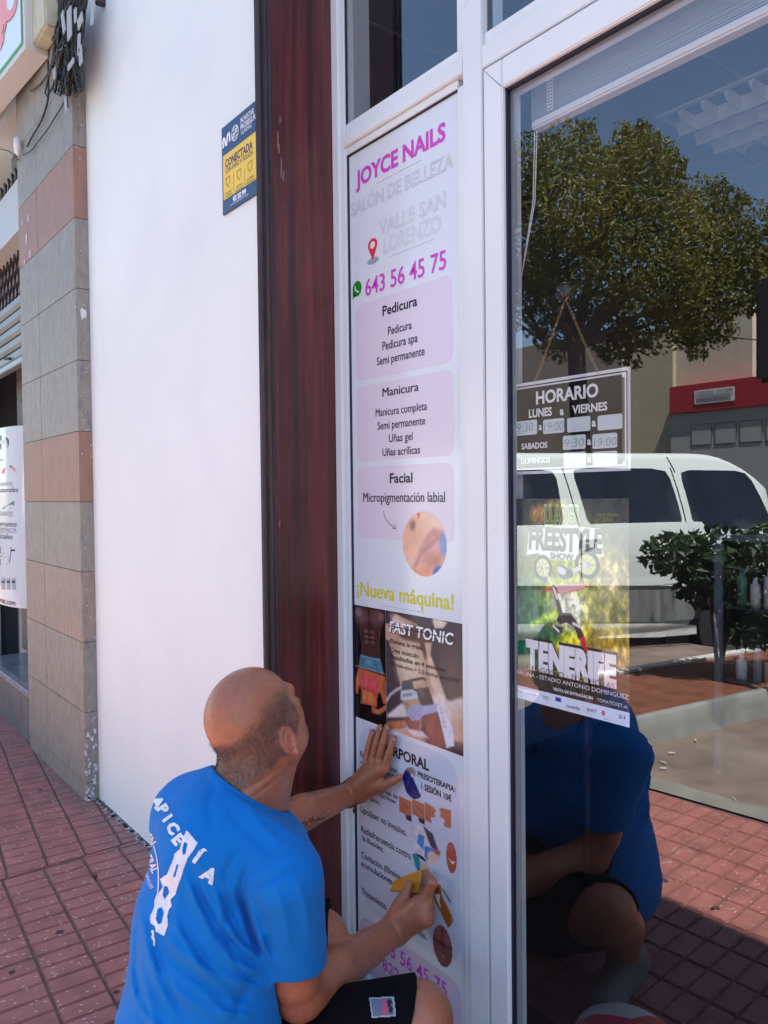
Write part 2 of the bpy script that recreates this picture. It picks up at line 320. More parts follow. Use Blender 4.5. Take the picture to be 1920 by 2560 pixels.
for k in range(n_):
    q.prism([(-6.2, 1.075, zb+k*st+.004), (-6.2, 1.060, zb+k*st+.02), (-6.2, 1.060, zb+(k+1)*st-.02), (-6.2, 1.078, zb+(k+1)*st-.002), (-6.2, 1.09, zb+(k+1)*st-.002), (-6.2, 1.09, zb+k*st+.004)], (-LX*0+2.08, 0, 0))
q.build('slats', mat('galvanised', (.22, .24, .24), .45, metal=.3, var=.12, vscale=9, stretch=(.3, 1, 1)), sh)
q = MB(); q.box(-6.2, LX+.01, 1.052, 1.1, zb-.03, zb+.003, .004); q.build('bottom_rail', mat('rail_grey', (.3, .32, .32), .4, metal=.3), sh)
q = MB(); p = onY(20, 898, 1.05); q.tube([(p[0]-.05, 1.045, p[2]+.01), (p[0]+.07, 1.045, p[2]-.008)], .008); q.build('handle', BLACK, sh)
gr = thing('lattice_grille', 'dark metal lattice grille over pink panel above the shutter', 'grille')
q = MB(); z0 = z; z1 = 3.05
for k in range(-14, 26):
    x = -6.2+k*.085
    for sgn in (1, -1):
        a = Vector((x, 1.075+.006*sgn, z0)); b2 = Vector((x+sgn*.42, 1.075+.006*sgn, z1)); a.x = max(min(a.x, LX+.02), -6.3); q.tube([a, b2] if b2.x < LX+.3 else [a, a+(b2-a)*.9], .006, 5)
q.build('bars', mat('rusty_black', (.035, .022, .02), .7), gr)
q = MB(); q.box(-6.3, LX+.01, 1.12, 1.13, z0, z1); q.build('back_panel', mat('pink_panel', (.42, .33, .33), .7, var=.15, vscale=12), gr)
aw = MB(); e = [onY(0, 555, 1.03), onY(54, 470, 1.03), onY(58, 585, 1.03), onY(0, 664, 1.03)]
aw = MB(); pa = onY(25, 505, 1.03); zt = onY(20, 492, 1.03)[2]; zz = onY(27, 622, 1.03)[2]
aw.prism([(-6.2, .99, zz), (-6.2, 1.12, zz), (-6.2, 1.12, zt+.06), (-6.2, 1.03, zt+.03)], (-LX*0+2.05, 0, 0))
tag(aw.build('shutter_box', mat('cream_box', (.5, .49, .47), .5)), 'pale shutter housing box above the dark lattice grille', 'shutter box')
# parapet
q = MB(); q.box(-12, LX, 1.05, 1.3, 3.5, ROOF); q.box(-12, -6.3, 1.0, 1.3, -.02, 3.5)
tag(q.build('neighbour_wall', mat('neigh', (.4, .39, .38), .8, var=.1)), 'plain upper wall over the neighbouring shopfront', 'wall')
# ------------------------------------------------------------------ wooden casing
cas = thing('door_casing', 'dark red varnished wooden door casing beside the white aluminium shopfront', 'door casing')
JX = -1.761
WOODR = mat('red_wood', (.105, .017, .014), .34, var=.5, vscale=7, stretch=(9, 9, .35), noise2=((.030, .008, .009), 3.2, .45, .70), bump=.15, bscale=25, coat=.15)
WOODD = mat('dark_wood', (.032, .016, .020), .5, var=.4, vscale=10, stretch=(5, 5, .5), noise2=((.075, .035, .03), 9, .60, .75), bump=.45, bscale=40)
q = MB(); q.box(JX-.03, JX, WY+.0025, GY+.03, -.13, 3.35, .001); q.build('jamb_board', WOODR, cas)
prof = [(x, WY+y) for x, y in [(-1.803, 0), (-1.803, -.020), (-1.797, -.024), (-1.792, -.024), (-1.789, -.018), (-1.785, -.018), (-1.782, -.030), (-1.774, -.036), (-1.766, -.034), (-1.7625, -.028), (-1.7670, -.0245), (-1.7670, -.0205), (-1.7615, -.017), (-1.7595, -.010), (-1.7640, -.0065), (-1.7640, -.003), (-1.7600, .0015), (-1.772, .0015)]]
q = MB(); q.prism([(x, y, -.01) for x, y in prof], (0, 0, 3.40)); mo = q.build('moulding', WOODD, cas)
q = MB(); q.box(JX, 1.4, WY-.02, GY+.2, 3.31, 3.36); q.build('head_board', WOODD, cas)
q = MB()
for (px, py) in [(717, 505), (724, 507), (719, 880), (725, 882), (721, 1222), (727, 1225), (736, 508)]:
    p = onX(px, py, JX+.0006); q.add([(JX+.0008, p[1]+.0022*math.cos(t), p[2]+.0022*math.sin(t)) for t in np.linspace(0, 6.28, 9)[:-1]], [tuple(range(8))])
q.build('nail_hole', BLACK, cas)
q = MB()
for (px, py, l) in [(694, 350, .05), (697, 372, .03), (700, 300, .02), (703, 420, .06), (708, 440, .03), (699, 1310, .02)]:
    p = onX(px, py, JX+.0006); q.add([(JX+.0009, p[1]-.003, p[2]-l/2), (JX+.0009, p[1]+.002, p[2]-l*.3), (JX+.0009, p[1]+.003, p[2]+l*.4), (JX+.0009, p[1]-.001, p[2]+l/2)], [(0, 1, 2, 3)])
q.build('worn_patch', mat('bare_wood', (.25, .13, .11), .7), cas)
# ------------------------------------------------------------------ shopfront
shop = thing('shopfront', 'white aluminium shopfront with upper panes, side panel and glazed door', 'shopfront')
FY = 1.218
def fx(px, py, Y=FY): return float(onY(px, py, Y)[0])
xL0 = JX+.001; xL1 = fx(857, 1250); xL2 = fx(872, 1250, FY+.006); xP1 = fx(1152, 1250, FY+.010); xM0 = fx(1165, 1250); xM1 = fx(1212, 1250); xS0 = fx(1218, 1250); xS1 = fx(1265, 1250)
ZT0 = 2.163; ZT1 = 2.245; ZT2 = 2.221; ZTOP = 3.31
q = MB(); q.box(xL0, xL1, FY, FY+.07, -.13, ZTOP, .002); q.box(xL1, xL2, FY+.006, FY+.07, -.13, ZTOP, .0015); q.build('frame_post', WHITE_ALU, shop)
q = MB(); q.box(xM0, xM1, FY, FY+.07, -.13, ZTOP, .002); q.box(xP1, xM0, FY+.010, FY+.07, -.13, ZT0, .0015); q.box(xP1, xM0, FY+.010, FY+.07, ZT1, ZTOP, .0015); q.build('mullion', WHITE_ALU, shop)
q = MB(); q.box(xL2, xP1+.002, FY+.010, FY+.07, ZT0, ZT0+.019, .0015); q.box(xL2, xM0, FY+.001, FY+.071, ZT0+.020, ZT2-.005, .002); q.box(xL2, xM0, FY+.008, FY+.071, ZT2-.004, ZT1, .003)
q.box(xM1, 1.4, FY+.001, FY+.071, ZT0+.004, ZT2-.005, .002); q.box(xM1, 1.4, FY+.008, FY+.071, ZT2-.004, ZT1, .003); q.build('transom', WHITE_ALU, shop)
q = MB(); q.box(xL2, xP1, FY+.012, FY+.07, -.13, -.058, .002); q.build('bottom_rail', WHITE_ALU, shop)
q = MB(); q.box(xL2+.0035, xP1, GY+.002, GY+.03, -.055, ZT0-.003); q.build('infill_panel', mat('panel_white', (.74, .77, .83), .25), shop)
q = MB(); q.box(xL2, xL2+.0035, GY-.004, GY+.02, -.057, ZT0); q.box(xL2, xP1, GY-.004, GY+.02, ZT0-.003, ZT0-.0005); q.box(xM1, xS0, FY+.022, FY+.06, 0, ZT0+.004); q.box(xM1, 1.4, FY+.022, FY+.06, ZT0-.001, ZT0+.004); q.build('shadow_gap', mat('seal_navy', (.012, .010, .03), .5), shop)
# glass: clear double pane, mirrors part of the street
def glass_mat():
    m = bpy.data.materials.new('window_glass'); m.use_nodes = True; n = m.node_tree; n.nodes.clear(); L = n.links
    o = n.nodes.new('ShaderNodeOutputMaterial'); mx = n.nodes.new('ShaderNodeMixShader'); t = n.nodes.new('ShaderNodeBsdfTransparent'); g = n.nodes.new('ShaderNodeBsdfGlossy'); lw = n.nodes.new('ShaderNodeLayerWeight'); lw.inputs[0].default_value = .5; pw = n.nodes.new('ShaderNodeMath'); pw.operation = 'POWER'; pw.inputs[1].default_value = 4.0; L.new(lw.outputs['Facing'], pw.inputs[0])
    f = n.nodes.new('ShaderNodeMapRange'); f.inputs[3].default_value = .155; f.inputs[4].default_value = 1.0; L.new(pw.outputs[0], f.inputs[0])
    g.inputs['Roughness'].default_value = 0.0; t.inputs[0].default_value = (.96, .98, .99, 1); g.inputs[0].default_value = (.93, .97, 1, 1)
    L.new(f.outputs[0], mx.inputs[0]); L.new(t.outputs[0], mx.inputs[1]); L.new(g.outputs[0], mx.inputs[2]); L.new(mx.outputs[0], o.inputs[0]); return m
GLASS = glass_mat()
def pane(name, x0, x1, z0, z1, y, parent):
    q = MB(); q.add([(x0, y, z0), (x1, y, z0), (x1, y, z1), (x0, y, z1)], [(0, 1, 2, 3)]); return q.build(name, GLASS, parent, recalc=False)
p_ = pane('window_pane', xL2, xP1, ZT1, ZTOP, GY, shop); pane('window_pane', fx(1211, 90, GY), 1.4, ZT1, ZTOP, GY, shop)
q = MB(); q.box(xL2, xL2+.004, GY-.006, GY-.001, ZT1, ZTOP); q.build('gasket', mat('seal_navy', (0, 0, 0)), shop)
q = MB(); q.box(xM1, fx(1211, 90, GY), FY+.02, GY+.02, ZT1, ZTOP); q.build('gasket', mat('seal_navy', (0, 0, 0)), shop)
q = MB(); q.box(xL0+.02, xL2+.002, GY+.02, GY+.075, ZT1, ZTOP); q.build('inner_reveal', mat('inner_alu', (.45, .47, .5), .4), shop)
# door leaf
ZS = 2.10; door = MB(); SYF = FY-.003
door.box(xS0, xS1, SYF, SYF+.06, -.12, ZT0-.003, .003); door.box(xS1, 1.0, SYF, SYF+.06, ZS, ZT0-.003, .003); door.box(xS1, 1.0, SYF, SYF+.06, -.12, .0, .003); door.box(.93, 1.0, SYF, SYF+.06, .0, ZS, .003)
dr = door.build('door_leaf', WHITE_ALU, shop)
dg_ = pane('door_glass', xS1, .93, .0, ZS, GY, dr)
q = MB(); q.box(xS1-.002, xS1+.0055, GY-.010, GY-.0005, .0, ZS+.002); q.box(xS1, .93, GY-.010, GY-.0005, ZS-.006, ZS+.002); q.build('door_seal', mat('seal_navy', (0, 0, 0)), dr)
q = MB(); yb = float(onX(1298, 1250, xS1+.006)[1]); q.box(xS1-.05, xS1+.006, GY+.003, yb, .0, ZS); q.box(xS1-.05, .95, GY+.003, yb, ZS-.004, ZS+.05); q.build('inner_bead', mat('inner_alu', (0, 0, 0)), dr)
q = MB(); p = onY(1060*1.157, 158*1.157+22, SYF); q.add([(xS0, SYF-.0005, ZT0-.004), (xS0+.0015, SYF-.0005, ZT0-.004), (xS1, SYF-.0005, ZS+.002), (xS1-.0015, SYF-.0005, ZS)], [(0, 1, 2, 3)]); q.build('mitre_joint', mat('mitre', (.3, .3, .33), .6), dr)
# right wall and the rest of the room
q = MB(); q.box(1.0, 1.4, FY, FY+.07, 0, ZT0, .002); q.build('door_post', WHITE_ALU, shop)
room = thing('salon_room', 'dark salon interior with tiled ceiling seen through the door glass', 'room')
DK = mat('room_wall', (.10, .085, .08), .8)
q = MB(); q.box(-2.6, -2.55, 1.3, 5, 0, 2.9); q.box(2.6, 2.65, 1.3, 5, 0, 2.9); q.box(-2.6, 2.6, 5, 5.05, 0, 2.9); q.box(-2.6, -1.77, 1.28, 1.32, 0, 2.9); q.box(1.4, 2.6, 1.28, 1.32, 0, 3.4); q.build('wall', DK, room)
q = MB(); q.box(-2.6, 2.6, 1.30, 5, -.06, -.001); q.build('floor', mat('room_floor', (.06, .035, .03), .3), room)
CZ = 2.88
q = MB(); q.box(-2.6, 2.6, 1.31, 5, CZ, CZ+.05); q.build('ceiling', mat('ceil_tile', (.20, .21, .23), .8), room)
q = MB()
for k in range(-4, 5): q.box(k*.6-.35, k*.6-.338, 1.31, 5, CZ-.003, CZ+.01)
for k in range(7): q.box(-2.6, 2.6, 1.5+k*.6, 1.512+k*.6, CZ-.0045, CZ+.01)
q.build('ceiling_grid', mat('grid_bar', (.4, .42, .45), .5), room)
# ------------------------------------------------------------------ blind, hanging cord, ceiling lamp, shelf
bl = thing('venetian_blind', 'rolled up white venetian blind at the top inside the door glass', 'blind')
BY = GY+.055; zb0 = onY(1297, 340, BY)[2]; zb1 = onY(1297, 316, BY)[2]-.002; xb0 = xS1+.012
q = MB(); q.box(xb0, .9, BY, BY+.03, zb0, zb1, .004); q.build('bottom_rail', mat('blind_rail', (.70, .66, .64), .35), bl)
q = MB(); zz = zb1+.002
for k in range(26): q.box(xb0, .9, BY+.001+random.uniform(0, .002), BY+.027, zz, zz+.0022); zz += .0040
q.build('slat_stack', mat('blind_slat', (.36, .41, .47), .4), bl)
q = MB(); q.box(xb0-.01, .9, BY-.005, BY+.04, zz, zz+.06, .003); q.build('head_rail', mat('inner_beige', (.52, .49, .48), .5), bl)
q = MB(); xk = float(onY(1378, 210, BY)[0])
for k in range(16):
    z_ = zb1+.005+k*.0068; q.tube([(xk+.008*math.cos(t), BY-.004, z_+.004*math.sin(t)+.002*math.sin(3*t)) for t in np.linspace(0, 6.28, 9)], .0009, 5)
pa = onY(1337, 330, BY); pb = onY(1300, 690, BY); q.tube([(pa[0], BY, pa[2]), (pa[0]-.006, BY, (pa[2]+pb[2])/2), (pb[0]+.004, BY, pb[2])], .0013, 5); q.tube([(pa[0]+.006, BY, pa[2]), (pa[0]-.001, BY, (pa[2]+pb[2])/2), (pb[0]+.005, BY, pb[2])], .0013, 5)
q.build('lift_cord', mat('cord_white', (.75, .75, .75), .7), bl)
lf = thing('ceiling_lamp', 'louvred fluorescent ceiling lamp seen through the door glass', 'lamp')
c0 = onZ(1640, 290, CZ); c1 = onZ(1925, 172, CZ); q = MB(); X0 = c0[0]; Y0 = c0[1]; LW = 1.22; LD = .6
q.box(X0, X0+LW, Y0, Y0+.02, CZ-.012, CZ+.0); q.box(X0, X0+LW, Y0+LD-.02, Y0+LD, CZ-.012, CZ); q.box(X0, X0+.02, Y0+.02, Y0+LD-.02, CZ-.012, CZ); q.box(X0+LW-.02, X0+LW, Y0+.02, Y0+LD-.02, CZ-.012, CZ); q.build('lamp_frame', mat('lamp_white', (.7, .72, .75), .35), lf)
q = MB()
for k in range(1, 4): q.prism([(X0+.02, Y0+k*LD/4-.03, CZ-.006), (X0+.02, Y0+k*LD/4+.03, CZ-.006), (X0+.02, Y0+k*LD/4, CZ-.055)], (LW-.04, 0, 0))
for k in range(1, 12): q.prism([(X0+k*LW/12-.012, Y0+.02, CZ-.006), (X0+k*LW/12+.012, Y0+.02, CZ-.006), (X0+k*LW/12, Y0+.02, CZ-.05)], (0, LD-.04, 0))
q.build('louvre', mat('louvre_alu', (.92, .93, .95), .5), lf)
sh2 = thing('product_shelf', 'glass shelf of salon products behind the door glass', 'shelf')
SHY = 2.3
def ip(px, py, Y=SHY): return onY(px, py, Y)
q = MB(); xs0 = ip(1788, 1600)[0]; zA = ip(1860, 1520)[2]; zB = ip(1860, 1705)[2]; zT = ip(1800, 1335)[2]; zF = ip(1800, 1935)[2]
q.box(xs0, xs0+.022, SHY-.01, SHY+.01, zF, zT, .003); q.box(xs0, xs0+1.2, SHY-.01, SHY+.01, zT-.02, zT, .003); q.build('shelf_frame', mat('shelf_alu', (.16, .19, .22), .35), sh2)
for z in (zA, zB):
    q = MB(); q.box(xs0+.03, xs0+1.2, SHY, SHY+.3, z-.008, z, .002); q.build('shelf_board', mat('shelf_dark', (.07, .07, .08), .2), sh2)
PC = [(.55, .6, .66), (.2, .25, .3), (.5, .45, .35), (.1, .2, .15), (.6, .6, .6)]
for k in range(13):
    z = zB if k < 8 else zA; x = xs0+.06+(k if k < 8 else k-8)*.045+random.uniform(0, .01); h = random.uniform(.06, .14); r = random.uniform(.013, .02)
    q = MB(); q.lathe((x, SHY+.04, z), [(r, 0), (r, h*.7), (r*.9, h*.78), (r*.45, h*.82), (r*.45, h)], 12)
    o = q.build('product_bottle', mat('bottle_%d' % (k % 5), PC[k % 5], .25), None, True); tag(o, '%s bottle, %s from the post on the %s shelf behind the door glass' % (['white', 'dark', 'tan', 'green', 'grey'][k % 5], ['first', 'second', 'third', 'fourth', 'fifth', 'sixth', 'seventh', 'eighth'][k if k < 8 else k-8], 'lower' if k < 8 else 'upper'), 'bottle', 'bottles on the salon shelf')
q = MB(); lp = onY(1466, 1800, 2.0); q.lathe((lp[0], 2.0, 0), [(.018, 0), (.012, .2), (.02, .34), (.014, .40), (.026, .43), (.014, .46), (.03, .50), (.014, .54), (.028, .57), (.03, .60), (.03, .72)], 16)
ch = thing('salon_chair', 'dark wooden salon chair with turned legs inside the door', 'chair'); q.build('leg', mat('dark_varnish', (.03, .022, .025), .2), ch, True)
q = MB(); q.box(lp[0]-.5, lp[0]+.04, 1.97, 2.4, .70, .76, .01); q.build('seat', mat('dark_varnish', (0, 0, 0)), ch)
q = MB(); q.lathe((lp[0]-.45, 2.0, 0), [(.018, 0), (.012, .2), (.02, .34), (.014, .40), (.026, .43), (.014, .46), (.03, .50), (.014, .54), (.028, .57), (.03, .60), (.03, .72)], 16); q.build('leg', mat('dark_varnish', (0, 0, 0)), ch, True)
# ------------------------------------------------------------------ the street the door glass mirrors
CONC = mat('kerb_concrete', (.25, .245, .225), .85, var=.18, vscale=6, noise2=((.16, .15, .14), 4, .58, .68), bump=.4, bscale=60)
# edging strip between paving and the dusty verge
q = MB(); xs = np.linspace(-6, 2.8, 45)
for a, b2 in zip(xs[:-1], xs[1:]): q.add([(a, edge_y(a)-.095, .003), (b2, edge_y(b2)-.095, .003), (b2, edge_y(b2)+.03, .003), (a, edge_y(a)+.03, .003), (a, edge_y(a)-.075, -.18), (b2, edge_y(b2)-.075, -.18)], [(0, 1, 2, 3), (4, 5, 1, 0)])
tag(q.build('pavement_edging', mat('edging_concrete', (.21, .19, .165), .9, var=.2, vscale=9, bump=.3), recalc=False), kind='structure')
q = MB(); q.add([(-12, edge_y(-12)-.07, -.004), (-12, -3.4, -.004), (2.8, -3.4, -.004), (2.8, edge_y(2.8)-.07, -.004)], [(0, 1, 2, 3)])
tag(q.build('dusty_verge', mat('dusty_ground', (.17, .125, .10), .95, var=.3, vscale=5, bump=.6, bscale=120, noise2=((.26, .21, .18), 2.2, .5, .8)), recalc=False), kind='structure')
# planter with cement kerb
A0 = vZ(1592, 1872); A1 = vZ(1925, 1788); Fa = vZ(1560, 1682, .12); Fb = vZ(1925, 1622, .12)
T0 = vZ(1592, 1810, .17); T1 = vZ(1925, 1735, .17)
pl = thing('planter_bed', 'raised street planter bed with rough cement kerb and red soil', 'planter')
def ext(p, q_, t): return p+(q_-p)*t
A2 = ext(A0, A1, 2.6); A2[2] = 0
S0 = A0+np.array([-1.6, .05, 0])
def kerb(p, q_, h=.135, tw=.045, base=.028):
    d = (q_-p)/np.linalg.norm(q_-p); nrm = np.array([-d[1], d[0], 0]); 
    if nrm @ (np.array([-3.2, -2.4, 0])-p) < 0: nrm = -nrm
    m = MB(); n = 14; vs = []
    for i in range(n+1):
        c = p+(q_-p)*i/n; w_ = .008*math.sin(i*2.3)+random.uniform(-.004, .004)
        for off, z in ((-.0, -.01), (base*.6+w_, h*.55), (base+w_, h-.012), (base+.012, h), (base+tw, h), (base+tw+.01, h-.03), (base+tw+.012, .0)):
            vs.append(c+nrm*off+np.array([0, 0, z]))
    k = 7; m.add(vs, [(i*k+j, (i+1)*k+j, (i+1)*k+j+1, i*k+j+1) for i in range(n) for j in range(k-1)]+[tuple(range(k)), tuple(n*k+j for j in range(k))[::-1]]); return m
m1 = kerb(A0+(A0-A2)*.01, A2); m1.build('kerb', CONC, pl, True); m2 = kerb(S0, A0+np.array([-.12, 0, 0])); m2.build('kerb', CONC, pl, True)
Fc = np.array([Fa[0]-.6, Fa[1]+.3, .12]); q = MB()
ring = [A0+[-.06, -.06, .12], A2+[-.1, 0, .12], Fb+(Fb-Fa)*.8, Fa, S0+[0, -.1, .12]]
q.add([(p[0], p[1], .115) for p in ring], [(0, 1, 2, 3, 4)]); q.build('soil', mat('red_soil', (.150, .048, .022), .95, var=.35, vscale=9, bump=.8, bscale=70), pl, recalc=False)
q = MB(); d = (Fb-Fa); prev = None
for i in range(12):
    c = Fa+d*(-.2+i*.17); c2 = Fa+d*(-.2+(i+1)*.17-.01); q.prism([(c[0], c[1], -.18), (c[0]-.07, c[1]-.02, -.18), (c[0]-.07, c[1]-.02, .13), (c[0], c[1], .13)], (c2-c))
q.build('far_kerb', mat('pale_kerb', (.55, .52, .47), .8, var=.1), pl)
# litter on the verge
for k, (px, py) in enumerate([(1687, 1885), (1652, 1906), (1667, 1924), (1627, 1937), (1832, 1997), (1738, 1851)]):
    p = vZ(px, py, .001); a = random.uniform(0, 3); q = MB(); q.tube([p+[0, 0, .005], p+[.03*math.cos(a), .03*math.sin(a), .005]], .004, 6)
    tag(q.build('cigarette_end', mat('cig', (.6, .5, .4), .8)), ['cigarette end nearest the planter kerb corner on the dusty verge', 'cigarette end on the verge between the kerb and the edging strip, second from the corner', 'cigarette end lying just beside the second one on the dusty verge', 'cigarette end lying closest to the concrete edging strip', 'lone cigarette end far right on the verge near the edging', 'cigarette end touching the foot of the planter kerb'][k], 'cigarette end', 'cigarette ends on the verge')
# foliage helper
def leaves(mb, centre, rad, n, sz, aspect=.45, shell=.55, dens=None):
    c = np.array(centre); r = np.array(rad)
    for _ in range(n):
        while True:
            d = rng.normal(size=3); d /= np.linalg.norm(d); t = shell+(1-shell)*rng.random()**.6 if rng.random() < .75 else rng.random(); p = c+r*d*t
            if dens is None or dens(p): break
        a = rng.normal(size=3)+np.array([0, 0, .2]); a /= np.linalg.norm(a); b2 = np.cross(a, rng.normal(size=3)); b2 /= np.linalg.norm(b2); s = sz*rng.uniform(.6, 1.35)
        b2 *= s*aspect; a2 = a*s; k = np.cross(a, b2)*.25
        mb.add([p-a2*.5, p-a2*.05+b2*.5+k, p+a2*.5, p-a2*.05-b2*.5+k], [(0, 1, 2, 3)])
def leaf_mat(name, c, c2):
    m = mat(name, c, .55, var=.4, vscale=2.5, noise2=(c2, 1.3, .4, .62)); n = m.node_tree; b = n.nodes['Principled BSDF']; t = n.nodes.new('ShaderNodeBsdfTranslucent'); mx = n.nodes.new('ShaderNodeMixShader'); mx.inputs[0].default_value = .35
    n.links.new(b.inputs['Base Color'].links[0].from_socket, t.inputs[0]); n.links.new(b.outputs[0], mx.inputs[1]); n.links.new(t.outputs[0], mx.inputs[2]); n.links.new(mx.outputs[0], n.nodes['Material Output'].inputs[0]); return m
# shrub
sc = vD(1800, 1395, 4.6); sh_ = thing('street_shrub', 'broad leafed green shrub growing in the red soil planter', 'shrub')
q = MB(); 
for (dx, dy, dz, r_) in [(0, 0, 0, .30), (.20, -.20, .02, .28), (-.17, .17, .02, .22), (.34, -.44, .0, .30), (-.02, .0, -.16, .24), (.14, -.16, -.22, .26), (.30, -.34, -.26, .26), (.16, -.10, -.40, .20), (.5, -.6, -.05, .3)]: leaves(q, sc+[dx, dy, dz], (r_, r_, r_*.66), 520, .066, .5, .4)
q.build('foliage', leaf_mat('shrub_leaf', (.022, .045, .018), (.06, .10, .045)), sh_)
q = MB(); b0 = np.array([sc[0]+.02, sc[1], .1])
for k in range(5): q.tube([b0+[random.uniform(-.03, .03), random.uniform(-.03, .03), 0], (b0+sc)/2+[random.uniform(-.05, .05), random.uniform(-.05, .05), 0], sc+[random.uniform(-.18, .18), random.uniform(-.18, .18), random.uniform(-.1, .05)]], [.014, .011, .005], 6)
q.build('stem', mat('bark', (.07, .05, .04), .9, var=.3, vscale=20), sh_)
# tree
TZ = 9.0; tc_ = vD(1560, 640, TZ); tb = vD(1452, 1100, TZ); tb[2] = -.18
tr = thing('street_tree', 'tall dense green street tree rising behind the parked van', 'tree')
px2m = TZ/F
q = MB(); L_ = []
def vt(px, py, dz=0.): p = vD(px, py, TZ+dz); return p
for (px, py, rr, dz, n) in [(1330, 420, 95, 0, 900), (1420, 380, 90, .3, 800), (1470, 520, 150, -.4, 2200), (1585, 440, 120, 0, 1700), (1600, 365, 58, .2, 500), (1700, 560, 130, .2, 1700), (1600, 620, 170, -.5, 2400), (1780, 640, 110, 0, 1300), (1740, 740, 120, -.2, 1500), (1830, 720, 75, .1, 700), (1880, 660, 60, .2, 500), (1640, 780, 120, 0, 1300), (1420, 680, 170, .3, 2000), (1330, 600, 130, .1, 1200), (1500, 800, 90, .3, 600), (1350, 760, 100, .2, 700), (1740, 830, 60, 0, 420), (1900, 745, 50, .1, 300), (1800, 520, 60, .3, 300), (1660, 440, 60, 0, 420), (1860, 560, 70, .1, 420), (1915, 620, 60, .2, 380), (1925, 710, 60, 0, 380), (1305, 500, 70, .1, 500), (1310, 700, 80, .1, 600), (1560, 860, 60, .2, 350), (1400, 860, 60, .3, 300)]:
    rm = rr*px2m; leaves(q, vt(px, py, dz), (rm, rm, rm*.92), int(n*1.2), .076, .42, .40)
    for _k in range(5): a_ = random.uniform(0, 6.28); leaves(q, vt(px+rr*1.02*math.cos(a_), py+rr*.98*math.sin(a_), dz+random.uniform(-.4, .4)), (rm*.22, rm*.22, rm*.26), int(n*.035)+12, .07, .42, .1)
q.build('crown', leaf_mat('tree_leaf', (.078, .092, .016), (.22, .195, .032)), tr)
q = MB(); top = vt(1440, 870)
q.tube([tb, (tb+top)/2+[.05, 0, 0], top], [.14, .12, .10], 10)
for (px, py, dz, r0) in [(1310, 760, .2, .05), (1350, 560, 0, .05), (1500, 560, -.2, .06), (1620, 640, 0, .06), (1700, 600, .1, .05), (1580, 420, 0, .04), (1380, 430, .1, .035), (1760, 700, 0, .04), (1830, 680, .1, .03)]:
    e = vt(px, py, dz); mid = (top+e)/2+rng.normal(size=3)*.12; q.tube([top, mid, e], [r0*1.2, r0*.8, r0*.3], 7)
    for _ in range(5): e2 = e+rng.normal(size=3)*.4; q.tube([mid, (mid+e2)/2+rng.normal(size=3)*.05, e2], [r0*.4, r0*.25, .006], 5)
q.build('trunk', mat('bark', (0, 0, 0)), tr)
# building across the street with kiosk
KY = -9.5
def kb(px, py): return vY(px, py, KY)
bw = thing('beige_building', 'plain beige building across the street mirrored in the door glass', 'building')
xa = kb(1340, 900)[0]; xb = kb(1881, 900)[0]; zt = kb(1850, 735)[2]; xm = kb(1583, 900)[0]; x2 = kb(1690, 900)[0]; xk0 = kb(1702, 1000)[0]
q = MB(); q.box(xa-2.5, xm-.06, KY-4, KY+.25, -.2, zt-.2); q.build('wall', mat('brown_render', (.30, .24, .19), .9, var=.15, vscale=1), bw)
q = MB(); q.box(xm, x2, KY-4, KY+.1, -.2, zt-.3); q.build('wall', mat('olive_beige', (.50, .44, .29), .9, var=.08), bw)
q = MB(); q.box(x2, xb, KY-4, KY, -.2, zt); q.build('wall', mat('beige_render', (.62, .54, .41), .9, var=.08), bw)
q = MB(); q.box(xb, xb+6, KY-4, KY-.3, -.2, zt-.9); q.build('wall', mat('beige_render', (0, 0, 0)), bw)
q = MB(); q.box(xm-.06, xm, KY-4, KY+.05, -.2, zt-.3); q.build('dark_gap', BLACK, bw)
ks = thing('street_kiosk', 'street kiosk with red fascia band and grey panelled front', 'kiosk')
zr0 = kb(1800, 1030)[2]; zr1 = kb(1800, 960)[2]
q = MB(); q.box(xk0, xk0+4, KY+.01, KY+.35, zr0, zr1, .01); q.build('fascia', mat('red_fascia', (.42, .02, .03), .5), ks)
q = MB(); q.box(xk0, xk0+4, KY+.01, KY+.3, -.2, zr0); q.build('front_panel', mat('grey_panel', (.40, .40, .37), .6, var=.06), ks)
for k in range(7):
    q = MB(); x = xk0+.36+k*.40; z = kb(1760, 1090)[2]; q.box(x, x+.35, KY+.302, KY+.306, z-.17, z+.17); q.build('recess_outline', mat('panel_line', (.06, .06, .055), .6), ks)
    q = MB(); q.box(x+.012, x+.338, KY+.3045, KY+.31, z-.158, z+.158); q.build('recess_panel', mat('grey_panel', (0, 0, 0)), ks)
s0 = kb(1765, 1015); s1 = kb(1865, 970)
sg = thing('kiosk_sign', 'white kiosk name sign on the red fascia across the street', 'sign'); YS = KY+.36
